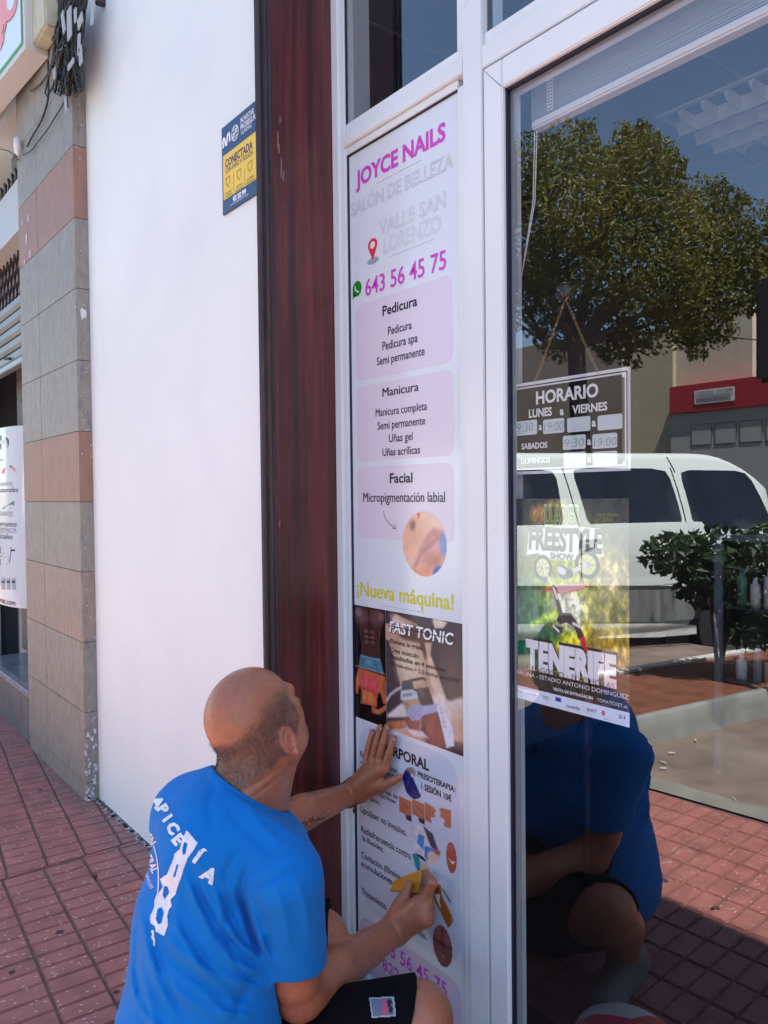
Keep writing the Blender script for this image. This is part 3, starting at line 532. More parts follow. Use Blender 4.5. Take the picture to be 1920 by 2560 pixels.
# the sign faces the facade (+Y): text runs toward -X
xr, xl = max(s0[0], s1[0]), min(s0[0], s1[0])
q = MB(); q.box(xl, xr, KY+.352, YS, s0[2], s1[2], .003); q.build('board', mat('sign_white', (.8, .78, .76), .5), sg)
q = MB(); H_ = s1[2]-s0[2]
put_text(q, "MATA'S  KIOSKO", (0, xr-xl-.06, 0, H_*.34), (-1, 0, 0), (0, 0, 1), (xr-.03, YS, s0[2]+H_*.58), (0, 1, 0), 0.006, bold=.03)
q.box(xl+.03, xr-.03, YS, YS+.002, s0[2]+H_*.50, s0[2]+H_*.53)
for k in range(7):
    x = xr-.05-k*(xr-xl-.1)/7; q.box(x-.085, x-.02, YS, YS+.002, s0[2]+H_*.36, s0[2]+H_*.39); q.box(x-.085, x-.02, YS, YS+.002, s0[2]+H_*.12, s0[2]+H_*.15); q.box(x-.092, x-.083, YS, YS+.002, s0[2]+H_*.12, s0[2]+H_*.39); q.box(x-.022, x-.013, YS, YS+.002, s0[2]+H_*.12, s0[2]+H_*.39); q.box(x-.068, x-.04, YS, YS+.002, s0[2]+H_*.2, s0[2]+H_*.3)
q.build('lettering', mat('sign_black', (.02, .02, .02), .6), sg)
# van
va = vD(1270, 1232, 5.85); vb = vD(1800, 1226, 6.3); vdir = vb-va; vdir[2] = 0; vdir /= np.linalg.norm(vdir); vn = np.array([vdir[1], -vdir[0], 0])
if vn @ (np.array([-1, -2, 0])-va) < 0: vn = -vn       # outward, toward the pavement corner
GZ = -.185
def vs_(px):    # distance along the side seen at picture column px
    p0 = CAMP; r = ray(px, 1230); d0 = r.copy(); o0 = CAMP.copy(); d0[1] = -d0[1]; o0[1] = 2*GY-o0[1]
    M_ = np.array([[vdir[0], -d0[0]], [vdir[1], -d0[1]]]); s, t = np.linalg.solve(M_, (o0-va)[:2]); return s, t
def vh(px, py): s, t = vs_(px); return HC+ray(px, py)[2]*t - GZ
sR = vs_(1955)[0]; sL = -1.0; hroof = vh(1500, 1131); hb = vh(1600, 1323)
def side_off(h):
    if h < hb: return -.03*((hb-h)/hb)**2 - (.02 if h < .35 else 0)
    t = (h-hb)/(hroof-hb); return -.02-.17*t**1.5
def vpt(s, h, off=0.): p = va+vdir*s+vn*(side_off(h)+off); return (p[0], p[1], GZ+h)
def roofh(s): 
    e = 0
    if s > sR-.75: e = .40*((s-(sR-.75))/.75)**2.6
    if s < sL+.5: e = .5*((sL+.5-s)/.5)**1.5
    return hroof-e
van = thing('white_van', 'white minivan parked beyond the planter, mirrored in the door glass', 'van')
hbm = .30; W_ = 1.62; vs = []; SS = list(np.linspace(sL, sR, 40)); HS = [hbm, .45, .6, .75, hb-.02, hb]+[hb+(i/8) for i in range(1, 9)]
q = MB(); rows = []
for s in SS:
    ring = []; rh = roofh(s); endt = max(0, (s-(sR-.12))/.12); inset = .10*endt**2
    hl = [hbm, .42, .55, .7, .85]+[.85+(hb-.85)*.99]+[hb+(rh-hb)*t for t in (.1, .25, .45, .65, .82, .92, .975)]
    for h in hl: p = np.array(vpt(s, h, -inset)); ring.append(p)
    top = ring[-1]
    for t in (.03, .1, .3, .5): ring.append(np.array([*(top-vn*(W_-.4)*t)[:2], GZ+rh+.012*min(1, t*8)*1.0+.015*t]))
    mirr = []
    for p in ring[::-1]:
        c = va+vdir*s-vn*(W_/2); dd = (p-c)@vn; mp_ = p-vn*2*dd; mirr.append(mp_)
    rows.append(ring+mirr)
k = len(rows[0]); allv = [p for r in rows for p in r]
q.add(allv, [(i*k+j, (i+1)*k+j, (i+1)*k+(j+1), i*k+j+1) for i in range(len(SS)-1) for j in range(k-1)]+[(i*k+k-1, (i+1)*k+k-1, (i+1)*k, i*k) for i in range(len(SS)-1)]+[tuple(range(k))[::-1], tuple((len(SS)-1)*k+j for j in range(k))])
q.build('body', mat('van_white', (.70, .74, .70), .3, coat=.6), van, True)
def side_panel(pts, off, name, m, parent=van, n=6):
    """pts in picture pixels round a convex-ish quad: bl, br, tr, tl; curved onto the side"""
    S_ = [vs_(p[0])[0] for p in pts]; H_ = [vh(*p) for p in pts]; q = MB(); vs = []
    for j in range(n+1):
        v = j/n
        for i in range(n+1):
            u = i/n; rr = .07; s = (1-v)*((1-u)*S_[0]+u*S_[1])+v*((1-u)*S_[3]+u*S_[2]); h = (1-v)*((1-u)*H_[0]+u*H_[1])+v*((1-u)*H_[3]+u*H_[2])
            cu = abs(2*u-1); cv = abs(2*v-1)
            if cu > .8 and cv > .8: s += (-.02 if u > .5 else .02)*(cu > .99 and cv > .99); h += (-.02 if v > .5 else .02)*(cu > .99 and cv > .99)
            vs.append(vpt(s, h, off))
    q.add(vs, [(j*(n+1)+i, j*(n+1)+i+1, (j+1)*(n+1)+i+1, (j+1)*(n+1)+i) for j in range(n) for i in range(n)]); return q.build(name, m, parent, True, recalc=False)
VG = mat('van_glass', (.012, .014, .022), .04, spec=.6, var=.6, vscale=1.6, noise2=((.045, .05, .055), 3.5, .52, .72)); VT = mat('van_trim', (.10, .11, .105), .35)
side_panel([(1130, 1324), (1412, 1322), (1407, 1172), (1200, 1176)], .004, 'side_window', VG)
side_panel([(1476, 1321), (1712, 1321), (1692, 1170), (1449, 1168)], .004, 'side_window', VG)
side_panel([(1738, 1321), (1938, 1321), (1893, 1176), (1722, 1173)], .004, 'side_window', VG)
for (a, b2) in [((1427, 1168), (1452, 1330)), ((1702, 1168), (1722, 1330)), ((1700, 1140), (1712, 1180)), ((1452, 1330), (1455, 1600)), ((1735, 1440), (1735, 1560))]:
    q = MB(); n = 8; pts = [(a[0]+(b2[0]-a[0])*i/n, a[1]+(b2[1]-a[1])*i/n) for i in range(n+1)]; q.tube([vpt(vs_(p[0])[0], vh(*p), .002) for p in pts], .0045, 4); q.build('door_seam', BLACK, van)
side_panel([(1150, 1463), (1738, 1463), (1738, 1448), (1150, 1448)], .022, 'rub_strip', mat('van_strip', (.75, .78, .76), .35))
side_panel([(1150, 1558), (1738, 1556), (1738, 1465), (1150, 1465)], .006, 'lower_cladding', mat('van_clad', (.19, .20, .19), .45, var=.3, vscale=3, noise2=((.04, .04, .04), 5, .5, .7), stretch=(3, 3, .5)))
side_panel([(1150, 1604), (1738, 1592), (1738, 1558), (1150, 1560)], .05, 'running_board', mat('van_board', (.62, .64, .62), .4, var=.3, vscale=6))
for (hx, hy) in ((1468, 1352), (1180, 1352)):
    q = MB(); s_h, t_h = vs_(hx); hh_ = vh(hx, hy); q.tube([vpt(s_h-.07, hh_, .012), vpt(s_h, hh_, .025), vpt(s_h+.07, hh_, .012)], .012, 6); q.build('door_handle', VT, van)
for (pxw, nm) in ((1832, 1), (1165, 0)):
    s, t = vs_(pxw); c = va+vdir*s; c[2] = GZ+.33; w_ = thing('wheel', None, None); w_.parent = van
    del_ = [k for k in w_.keys()]
    def disc(r0, r1, d0, d1, n=28):
        v = []; 
        for (r, d) in ((r0, d0), (r1, d0), (r1, d1), (r0, d1)):
            for k in range(n): a = 2*math.pi*k/n; v.append(c+vn*d+vdir*r*math.cos(a)+np.array([0, 0, r*math.sin(a)]))
        f = [(j*n+k, j*n+(k+1) % n, ((j+1) % 4)*n+(k+1) % n, ((j+1) % 4)*n+k) for j in range(4) for k in range(n)]; return v, f
    q = MB(); q.add(*disc(.005, .43, .002, .008)); q.build('arch_gap', BLACK, w_, True) if False else None
    q = MB(); q.add(*disc(.21, .33, -.16, .015)); q.build('tyre', mat('tyre', (.02, .02, .022), .85), w_)
    q = MB(); q.add(*disc(.175, .215, -.14, .018)); q.add(*disc(.0, .06, -.05, .022))
    for k in range(5):
        a = 2*math.pi*k/5+.3; e = vdir*math.cos(a)+np.array([0, 0, math.sin(a)]); g = vdir*-math.sin(a)+np.array([0, 0, math.cos(a)])
        q.prism([c+e*.04+g*.035+vn*-.03, c+e*.19+g*.028+vn*-.03, c+e*.19-g*.028+vn*-.03, c+e*.04-g*.035+vn*-.03], vn*.045)
    q.build('rim', mat('rim_alu', (.55, .56, .58), .25, metal=.9), w_)
    q = MB(); v = []; n = 20
    for k in range(n+1): a = math.pi*k/n; v += [vpt(s+.40*math.cos(a), .33+.40*math.sin(a)*1.0, .004)]
    q.add(v, [tuple(range(n+1))]); q.build('wheel_arch', BLACK, van, recalc=False)
# hanging panel and bag
tp = thing('street_banner', 'dark banner hung from a slim post beside the kiosk', 'banner'); c = vD(1905, 830, 4.2); q = MB()
wd = .09; q.box(c[0]-.03, c[0]+.35, c[1]-.03, c[1]+.03, vD(1905, 958, 4.2)[2], vD(1905, 698, 4.2)[2], .03); q.build('panel', mat('banner_dark', (.02, .02, .022), .6), tp)
q = MB(); q.tube([(c[0]+.37, c[1], -.18), (c[0]+.37, c[1], 2.9)], .025); q.build('post', mat('post_grey', (.2, .2, .2), .5), tp)
bg_ = thing('sports_bag', 'white and pink sports bag on the pavement beside the door', 'bag'); c = vZ(1598, 2655)
def dome(c, rx, ry, h, a0, a1, m, nm):
    q = MB(); vs = []; n = 14; K = 8
    for i in range(n+1):
        a = a0+(a1-a0)*i/n
        for j in range(K+1): t = j/K*math.pi/2; vs.append((c[0]+rx*math.cos(t)*math.cos(a), c[1]+ry*math.cos(t)*math.sin(a), h*math.sin(t)**.8))
    q.add(vs, [(i*(K+1)+j, (i+1)*(K+1)+j, (i+1)*(K+1)+j+1, i*(K+1)+j+1) for i in range(n) for j in range(K)]); q.build(nm, m, bg_, True)
PB = c+np.array([-.02, 0, 0])
dome(PB, .135, .11, .085, 0, 2*math.pi*.42, mat('bag_pink', (.75, .06, .12), .4), 'pink_side'); dome(PB, .135, .11, .085, 2*math.pi*.42, 2*math.pi*.78, mat('bag_white', (.7, .68, .7), .4), 'white_side'); dome(PB, .135, .11, .085, 2*math.pi*.78, 2*math.pi, mat('bag_red', (.7, .08, .05), .4), 'red_side')
# far hedge/houses behind the camera, so that open views are not empty
hz = MB(); hz.box(-30, -12, -16, -15, -.2, 4.5); hz.box(2, 14, -14, -13, -.2, 5)
tag(hz.build('far_house_wall', mat('far_wall', (.45, .42, .38), .9, var=.1)), 'plain pale house wall far along the street', 'wall')
# ------------------------------------------------------------------ printed and lettered things
_cv, _cf = text_mesh('H'); CAPH = float(_cv[:, 1].max()-_cv[:, 1].min())
UX = (1, 0, 0); UZ = (0, 0, 1); NM = (0, -1, 0)
def XZ(px, py, Y): p = onY(px, py, Y); return float(p[0]), float(p[2])
def cap_text(mb, body, x0px, x1px, pxr, ytop, ybase, Y, lift=.0008, bold=0., outline=0., shear=0., dx=0., dz=0., rise=0.):
    """text whose capitals stand between ytop and ybase at column pxr and whose ends are at columns x0px, x1px"""
    X0 = XZ(x0px, ybase, Y)[0]; X1 = XZ(x1px, ybase, Y)[0]; Zt = XZ(pxr, ytop, Y)[1]; Zb = XZ(pxr, ybase, Y)[1]
    v, f = text_mesh(body, 1., bold, 0 if not outline else outline*CAPH/(Zt-Zb), shear)
    sv = (Zt-Zb)/CAPH; su = (X1-X0)/(v[:, 0].max()-v[:, 0].min()); x_ = v[:, 0].min()
    P_ = [(X0+(a-x_)*su+dx, Y-lift, Zb+b*sv+dz+rise*(a-x_)*su) for a, b, c in v]
    if 'M' in body and bold > .01:
        t = bold*1.0*sv; n_ = len(P_); P_ = [(x-t, y, z) for x, y, z in P_]+[(x+t, y-.0002, z) for x, y, z in P_]+[(x, y-.0001, z) for x, y, z in P_]; f = list(f)+[tuple(i+n_ for i in q_) for q_ in f]+[tuple(i+2*n_ for i in q_) for q_ in f]
    mb.piece(P_, f)
def rrect(mb, x0, x1, z0, z1, r, Y, n=6):
    pts = []
    for (cx, cz, a0) in ((x1-r, z1-r, 0), (x0+r, z1-r, 90), (x0+r, z0+r, 180), (x1-r, z0+r, 270)):
        for k in range(n+1): a = math.radians(a0+90*k/n); pts.append((cx+r*math.cos(a), Y, cz+r*math.sin(a)))
    mb.add(pts[::-1], [tuple(range(len(pts)))])
def ellipse(mb, cx, cz, rx, rz, Y, n=36, rot=0.):
    r = math.radians(rot); mb.add([(cx+rx*math.cos(a)*math.cos(r)-rz*math.sin(a)*math.sin(r), Y, cz+rx*math.cos(a)*math.sin(r)+rz*math.sin(a)*math.cos(r)) for a in np.linspace(0, -2*math.pi, n+1)[:-1]], [tuple(range(n))])
def stroke(mb, pts, wd, Y):
    pts = [np.array(p, float) for p in pts]; vs = []
    for i, p in enumerate(pts):
        t = pts[min(i+1, len(pts)-1)]-pts[max(i-1, 0)]; t = t/(np.linalg.norm(t)+1e-9); nn = np.array([-t[1], t[0]])*wd/2; vs += [(p[0]+nn[0], Y, p[1]+nn[1]), (p[0]-nn[0], Y, p[1]-nn[1])]
    mb.add(vs, [(2*i, 2*i+1, 2*i+3, 2*i+2) for i in range(len(pts)-1)])
def ink(name, rgb, rough=.35): return mat(name, lin(rgb), rough)
PRINT = attr_mat('printed_picture', 'col', .22, .5)
# ---- salon sticker on the side panel
SY_ = GY+.0012
st = thing('salon_poster', 'tall white beauty salon vinyl poster with pink lettering on the side panel', 'poster')
sx0 = xL2+.004; sx1 = xP1-.0005
q = MB(); q.box(sx0, sx1, SY_, GY+.0019, -.052, ZT0-.0035); q.build('sheet', mat('vinyl_white', (.71, .755, .81), .16, spec=.6), st)
q = MB(); L1 = SY_-.0003
rrect(q, -1.684, -1.307, 1.553, 1.756, .024, L1); rrect(q, -1.684, -1.307, 1.338, 1.538, .024, L1); rrect(q, -1.684, -1.308, 1.133, 1.322, .024, L1); q.build('pink_box', mat('pale_pink', lin((219, 210, 224)), .2), st)
q = MB(); rrect(q, -1.697, -1.298, .125, .628, .07, L1); q.build('grey_box', mat('pale_grey', lin((205, 212, 226)), .2), st)
q = MB(); rrect(q, -1.697, -1.298, -.048, .098, .035, L1); q.build('number_box', mat('pale_mauve', lin((208, 195, 220)), .2), st)
P = SY_
def T(mb, *a, **k): cap_text(mb, *a, P, **k)
mg = MB()
cap_text(mg, 'JOYCE NAILS', 889.6, 1115, 1006, 366, 406.6, P, bold=.035)
cap_text(mg, '643 56 45 75', 913.7, 1116.7, 920, 697.7, 738.7, P, bold=.012)
cap_text(mg, '643 56 45 75', 948, 1118.7, 1108, 2452, 2488, P, bold=.012)
cap_text(mg, '822 71 34 21', 956.7, 1116, 960, 2396.7, 2423, P, bold=.012)
mg.each('magenta_lettering', ink('magenta_ink', (205, 70, 190)), st)
ol = MB(); Lg = MB()
cap_text(ol, 'SALÓN DE BELLEZA', 879.5, 1135, 883, 509, 541, P, outline=.00024, lift=.0016); cap_text(ol, 'VALLE SAN', 949, 1115, 1112, 480, 519, P, outline=.0002, lift=.0016); cap_text(ol, 'LORENZO', 960.5, 1103.5, 961, 596.5, 634.4, P, outline=.0002, lift=.0016)
for a, b2 in (((941, 459.7), (1054, 399)), ((972, 643), (1087, 595)), ((953.5, 1513), (1062, 1535))):
    A = XZ(*a, P); B = XZ(*b2, P); qq = MB(); stroke(qq, [A, (B[0], A[1])], .0010, P-.0006); qq.build('rule_line', ink('outline_grey', (160, 166, 184)), st)
ol.each('outline_lettering', ink('outline_grey', (160, 166, 184)), st)
bk = MB(); bt = MB()
for args in [('Pedicura', 956.7, 1044, 958, 766, 789.4), ('Manicura', 957, 1047, 962, 970, 991.4), ('Facial', 975, 1032, 977, 1184, 1207)]: cap_text(bt, *args, P, bold=.022)
cap_text(bt, 'CORPORAL', 949, 1073, 1063, 1897.7, 1923, P, bold=.035)
cap_text(bt, 'PRESOTERAPIA:', 1045, 1138.5, 1048, 1929, 1942, P, bold=.03); cap_text(bt, '1 SESIÓN 10€', 1054, 1129, 1055, 1957, 1972, P, bold=.03)
bt.each('heading_lettering', ink('navy_black', (22, 16, 40)), st)
for args in [('Pedicura', 970.6, 1030, 972, 819, 836.5), ('Pedicura spa', 956.7, 1045, 958, 857, 875), ('Semi permanente', 942.8, 1062.5, 947, 895, 912.4), ('Manicura completa', 940, 1068, 944, 1024, 1041), ('Semi permanente', 944.5, 1064, 948, 1057, 1073.7), ('Uñas gel', 973, 1032, 976, 1087.6, 1104.6), ('Uñas acrílicas', 956.7, 1051, 959, 1123, 1139.5), ('Micropigmentación labial', 909, 1113, 911, 1233.7, 1254),
    ('Presoterapia', 901, 962, 903, 1878.7, 1888), ('corporal para tratar', 902, 994.7, 975, 1914, 1924), ('retención de linfa', 902, 990, 975, 1932, 1942), ('Pérdida de grasa de', 902, 994.7, 980, 1981, 1991), ('peso con lipoláser', 902, 992, 980, 1995, 2005), ('no invasivo.', 902, 951.6, 945, 2000, 2010),
    ('Lipoláser no invasivo.', 902, 1017, 903, 2015.4, 2029.4), ('Radiofrecuencia contra', 903.5, 1027, 904, 2064.8, 2078.7), ('la flacidez.', 906.6, 960, 907.5, 2089, 2100), ('Cavitación (Elimina', 904, 1001, 905, 2129.4, 2142), ('acumulaciones', 903.5, 981, 904, 2150.5, 2163.5), ('Tratamiento', 905, 966, 906, 2220, 2233.4), ('celulitis.', 1012, 1068, 1050, 2325, 2338)]:
    _h = (args[5]-args[4])*.10; cap_text(bk, *args[:4], args[4]-_h, args[5]+_h*.4, P, bold=.014)
bk.each('list_lettering', ink('list_ink', (48, 38, 62)), st)
ye = MB(); cap_text(ye, '¡Nueva máquina!', 893, 1134, 902, 1455, 1488, P, bold=.018); ye.each('yellow_lettering', ink('lime_ink', (214, 208, 36)), st)
q = MB(); ar = [XZ(820+x/3.95, 1140+y/3.95, P) for x, y in [(552, 540), (556, 585), (575, 630), (610, 670), (672, 720)]]; stroke(q, ar, .0022, P-.0006); e = ar[-1]; stroke(q, [(e[0]-.013, e[1]+.001), e, (e[0]-.004, e[1]+.013)], .0022, P-.0007); q.build('arrow', ink('arrow_ink', (90, 85, 100)), st)
pin = MB(); cx, cz = XZ(932, 611, P); rx = abs(XZ(943.5, 611, P)[0]-XZ(920, 611, P)[0])/2; _, zt_ = XZ(932, 596, P); _, zb_ = XZ(932, 651, P); rz = (zt_-zb_)*.30; zc = zt_-rz
pts = [(cx, zb_)]+[(cx+rx*math.cos(a), zc+rz*math.sin(a)) for a in np.linspace(-.5, math.pi+.5, 24)]; ring2 = [(cx+rx*.52*math.cos(a), zc+rz*.55*math.sin(a)) for a in np.linspace(0, 2*math.pi, 20)[:-1]]
pin.add([(a, P-.0007, b2) for a, b2 in pts][::-1], [tuple(range(len(pts)))]); pin.build('map_pin', ink('pin_red', (222, 48, 80)), st)
q = MB(); q.add([(a, P-.0009, b2) for a, b2 in ring2][::-1], [tuple(range(len(ring2)))]); q.build('pin_centre', mat('vinyl_white', (0, 0, 0)), st)
q = MB(); ellipse(q, cx, zb_-.001, rx*1.25, .0085, P-.0005); q.build('pin_shadow_mark', ink('pin_grey', (150, 160, 175)), st)
q = MB(); gx, gz = XZ(893, 722, P); gr_ = .0205; ellipse(q, gx, gz, gr_, gr_, P-.0006); q.add([(gx-gr_*.95, P-.0006, gz-gr_*.2), (gx-gr_*.2, P-.0006, gz-gr_*.9), (gx-gr_, P-.0006, gz-gr_*1.15)], [(0, 2, 1)]); q.build('phone_badge', ink('badge_green', (10, 135, 25)), st)
q = MB(); stroke(q, [(gx-.009, gz+.008), (gx-.008, gz+.001), (gx-.003, gz-.005), (gx+.003, gz-.009), (gx+.009, gz-.009)], .0042, P-.0009); q.build('phone_mark', mat('vinyl_white', (0, 0, 0)), st)
# pictures on the sticker
def pic(cv, name, x0, x1, z0, z1, keep=None, lift=.0007): return cv.mesh(name, (x0, P-lift, z1), (x1-x0, 0, 0), (0, 0, z0-z1), PRINT, st, keep)
inell = lambda u, v: ((u-.5)/.5)**2+((v-.5)/.5)**2 <= 1
px0, pz1 = -1.707, .949; px1, pz0 = sx1-.002, .641; xc = XZ(965.6, 1700, P)[0]
def LM(L): return [((x-18)/238., (y-(32+(x-18)*.21))/(833+(x-18)*.13)) for x, y in L]
c = Canvas(52, 150, (14, 10, 14))   # dark bare torso in jeans above, sports top below
def cp(L, col, a=1., soft=.012): c.poly(LM(L), col, a, soft)
def ce(x, y, rx, ry, col, rot=0, soft=.9, a=.8): (u, v), = LM([(x, y)]); c.ell(u, v, rx/238., ry/850., col, rot, soft, a)
def cl(L, w_, col, a=.8): c.line(LM(L), w_, col, a, 1)
cp([(22, 36), (252, 84), (250, 150), (222, 230), (206, 320), (212, 436), (76, 412), (84, 320), (70, 240), (26, 150)], (66, 40, 40))
ce(80, 120, 46, 58, (120, 84, 84)); ce(186, 140, 48, 60, (108, 74, 76)); ce(55, 90, 24, 30, (150, 118, 122)); ce(225, 130, 20, 30, (132, 100, 104)); cl([(134, 60), (136, 200), (140, 300)], .018, (30, 16, 20), .95)
for y in (235, 272, 308): ce(112, y, 18, 15, (122, 82, 78), 0, .8, .9); ce(158, y+8, 18, 15, (112, 74, 70), 0, .8, .9)
for y in (254, 292): cl([(95, y), (180, y+12)], .010, (34, 18, 20), .8)
ce(140, 380, 34, 44, (74, 44, 42)); cl([(62, 220), (80, 330), (76, 400)], .016, (186, 170, 176), .7); cl([(214, 240), (206, 330), (212, 420)], .014, (170, 152, 158), .7)
cp([(64, 402), (140, 428), (216, 436), (228, 490), (242, 552), (50, 492)], (78, 124, 146)); cl([(66, 412), (214, 448)], .012, (130, 172, 190)); cl([(90, 440), (80, 490)], .02, (40, 80, 104)); cl([(180, 446), (196, 520)], .02, (44, 84, 108)); ce(130, 465, 26, 20, (112, 156, 176))
cl([(24, 486), (254, 552)], .006, (200, 200, 205), .9)
cp([(48, 500), (200, 548), (248, 566), (262, 660), (256, 770), (236, 770), (214, 690), (190, 690), (188, 800), (58, 770), (72, 690), (56, 630), (42, 700), (22, 690), (26, 600)], (196, 104, 66))
cp([(70, 512), (92, 520), (112, 566), (158, 580), (176, 546), (196, 556), (196, 724), (140, 676), (68, 652)], (206, 82, 86)); ce(100, 610, 20, 34, (226, 108, 108)); ce(160, 625, 18, 34, (218, 98, 100)); cl([(68, 652), (140, 676), (194, 722)], .010, (150, 44, 52))
ce(95, 715, 20, 44, (230, 144, 84)); ce(142, 728, 22, 44, (224, 134, 76)); cl([(114, 680), (110, 770)], .010, (120, 56, 34)); ce(70, 720, 8, 40, (130, 62, 40)); ce(244, 650, 12, 50, (150, 76, 48)); ce(38, 600, 12, 50, (216, 128, 84))
cp([(58, 770), (120, 778), (190, 796), (262, 930), (262, 960), (20, 880), (30, 800)], (18, 13, 16)); cp([(262, 770), (262, 810), (206, 850), (184, 838), (196, 812), (232, 790)], (196, 108, 70))
for k in range(4): cl([(196, 822+k*6), (150, 790+k*13)], .018, (204, 116, 78), 1)
c.blur(1).noise(.07, 20, 3)
pic(c, 'torso_picture', px0, xc, pz0, pz1)
def MM(L): return [((x-260)/566., (y-(82+(x-258)*.1975))/(843+(x-258)*.2825)) for x, y in L]
c = Canvas(120, 150, (64, 52, 62))  # body contouring machine held on a waist
def cp(L, col, a=1., soft=.008): c.poly(MM(L), col, a, soft)
def ce(x, y, rx, ry, col, rot=0, soft=.9, a=.8): (u, v), = MM([(x, y)]); c.ell(u, v, rx/566., ry/950., col, rot, soft, a)
def cl(L, w_, col, a=.9): c.line(MM(L), w_, col, a, .6)
ce(300, 560, 120, 260, (92, 72, 74), 0, 1.2, .7); ce(760, 640, 110, 260, (112, 88, 82), 0, 1.2, .7)
cp([(310, 150), (340, 110), (380, 130), (500, 190), (560, 300), (600, 420), (650, 560), (705, 740), (690, 800), (600, 800), (420, 860), (390, 760), (372, 620), (330, 440), (285, 320)], (190, 152, 128)); ce(440, 480, 90, 150, (232, 212, 184), 10, 1.1, .9); ce(360, 170, 60, 40, (226, 206, 196), 20, .9, .8)
cp([(258, 180), (300, 175), (350, 280), (280, 300), (258, 290)], (204, 160, 136)); cp([(620, 155), (722, 180), (690, 225), (630, 225)], (208, 188, 168)); ce(660, 185, 40, 26, (232, 216, 196))
cp([(470, 190), (520, 220), (600, 330), (620, 420), (560, 450), (520, 330), (400, 300), (360, 260)], (88, 54, 50), .9, .03); cp([(560, 330), (610, 330), (600, 420), (640, 560), (700, 740), (660, 780), (600, 640)], (222, 196, 172), .85, .02)
ce(720, 830, 110, 60, (236, 224, 222), 20, .5); cp([(610, 740), (700, 780), (824, 740), (826, 1090), (720, 1060)], (226, 208, 200), .9, .03); ce(790, 980, 60, 120, (196, 150, 120), 0, .9, .7)
cp([(264, 830), (380, 760), (420, 790), (430, 870), (264, 850)], (232, 222, 222), .95, .02); cp([(264, 880), (420, 885), (400, 930), (264, 960)], (204, 122, 80), 1, .02); cp([(264, 940), (400, 940), (560, 1060), (400, 1020), (264, 950)], (228, 178, 158), .95, .02); ce(460, 960, 60, 46, (236, 212, 206)); ce(480, 1010, 80, 30, (222, 160, 138))
cl([(262, 730), (290, 690), (340, 660), (384, 645)], .018, (206, 208, 214)); cp([(384, 604), (462, 592), (474, 660), (500, 680), (382, 684)], (88, 90, 88)); cl([(462, 600), (548, 592), (562, 606)], .013, (48, 46, 50)); cp([(376, 670), (470, 668), (506, 690), (504, 742), (372, 742)], (198, 204, 212)); cp([(390, 696), (464, 692), (464, 714), (390, 718)], (110, 112, 124), .7)
cp([(470, 670), (584, 660), (626, 800), (536, 812), (510, 740), (500, 690)], (78, 60, 60)); ce(530, 700, 26, 34, (120, 98, 92)); cp([(396, 760), (430, 750), (450, 800), (420, 850)], (170, 130, 86), .8, .02)
cp([(400, 880), (430, 860), (540, 880), (540, 960), (500, 980), (440, 960)], (138, 70, 66)); ce(480, 925, 46, 40, (156, 86, 80), 0, .5); cp([(424, 820), (470, 776), (560, 796), (654, 786), (648, 850), (540, 868), (524, 900), (460, 898), (430, 860)], (172, 172, 206)); ce(476, 840, 46, 50, (160, 162, 200), 0, .2, .9)
cp([(540, 872), (640, 848), (700, 1120), (596, 1100), (560, 980)], (140, 70, 64)); ce(600, 960, 24, 70, (156, 84, 76)); cp([(640, 800), (676, 800), (750, 980), (760, 1110), (706, 1125), (660, 900)], (224, 220, 236)); cl([(524, 904), (518, 966)], .006, (234, 214, 210)); cp([(415, 950), (540, 984), (580, 1040), (470, 1010)], (238, 222, 218), .9, .02)
for k in range(5): cp([(654+k*7, 812+k*34), (674+k*7, 812+k*34), (682+k*7, 836+k*34), (662+k*7, 836+k*34)], (186, 182, 190), .9)
cp([(735, 1125), (790, 1140), (826, 1195), (760, 1180)], (52, 44, 60), .9, .02); c.blur(1).noise(.05, 24, 5)
pic(c, 'machine_picture', xc+.0012, px1, pz0, pz1)
ws = MB(); wsb = MB()
cap_text(wsb, 'FAST TONIC', 974, 1135, 976, 1553, 1579, P, lift=.0011, bold=.045, shear=.15, dx=.0012, dz=-.0012); cap_text(ws, 'FAST TONIC', 974, 1135, 976, 1553, 1579, P, lift=.0014, bold=.02, shear=.15)
wsb.each('title_edge', ink('near_black', (26, 18, 26)), st); ws.each('white_lettering', ink('print_white', (240, 240, 246)), st)
q = MB()
for args in [('Elimina la grasa', 976, 1058.5, 977, 1596.5, 1607), ('Crea músculo', 976.5, 1048, 978, 1618, 1629), ('Resultados en 4 sesiones', 977, 1113.7, 978, 1635, 1646), ('30 minutos = 5,5 horas de GYM', 977, 1146.6, 978, 1653.4, 1663.5)]: cap_text(q, *args, P, lift=.0012, bold=.02)
q.each('bullet_lettering', ink('near_black', (0, 0, 0)), st)
q = MB(); Z_ = XZ(976, 1566, P)[1]; q.add([(XZ(972, 1566, P)[0], P-.0016, Z_), (XZ(1137, 1566, P)[0], P-.0016, Z_), (XZ(1137, 1566, P)[0], P-.0016, Z_+.0022), (XZ(972, 1566, P)[0], P-.0016, Z_+.0022)], [(0, 1, 2, 3)]); q.build('title_slit', ink('near_black', (0, 0, 0)), st)
def picpx(cv, name, cxp, cyp, rxp, ryp, keep=inell):
    X, Z = XZ(cxp, cyp, P); X0 = XZ(cxp-rxp, cyp, P)[0]; X1 = XZ(cxp+rxp, cyp, P)[0]; z1 = XZ(cxp, cyp-ryp, P)[1]; z0 = XZ(cxp, cyp+ryp, P)[1]; return pic(cv, name, X0, X1, z0, z1, keep)
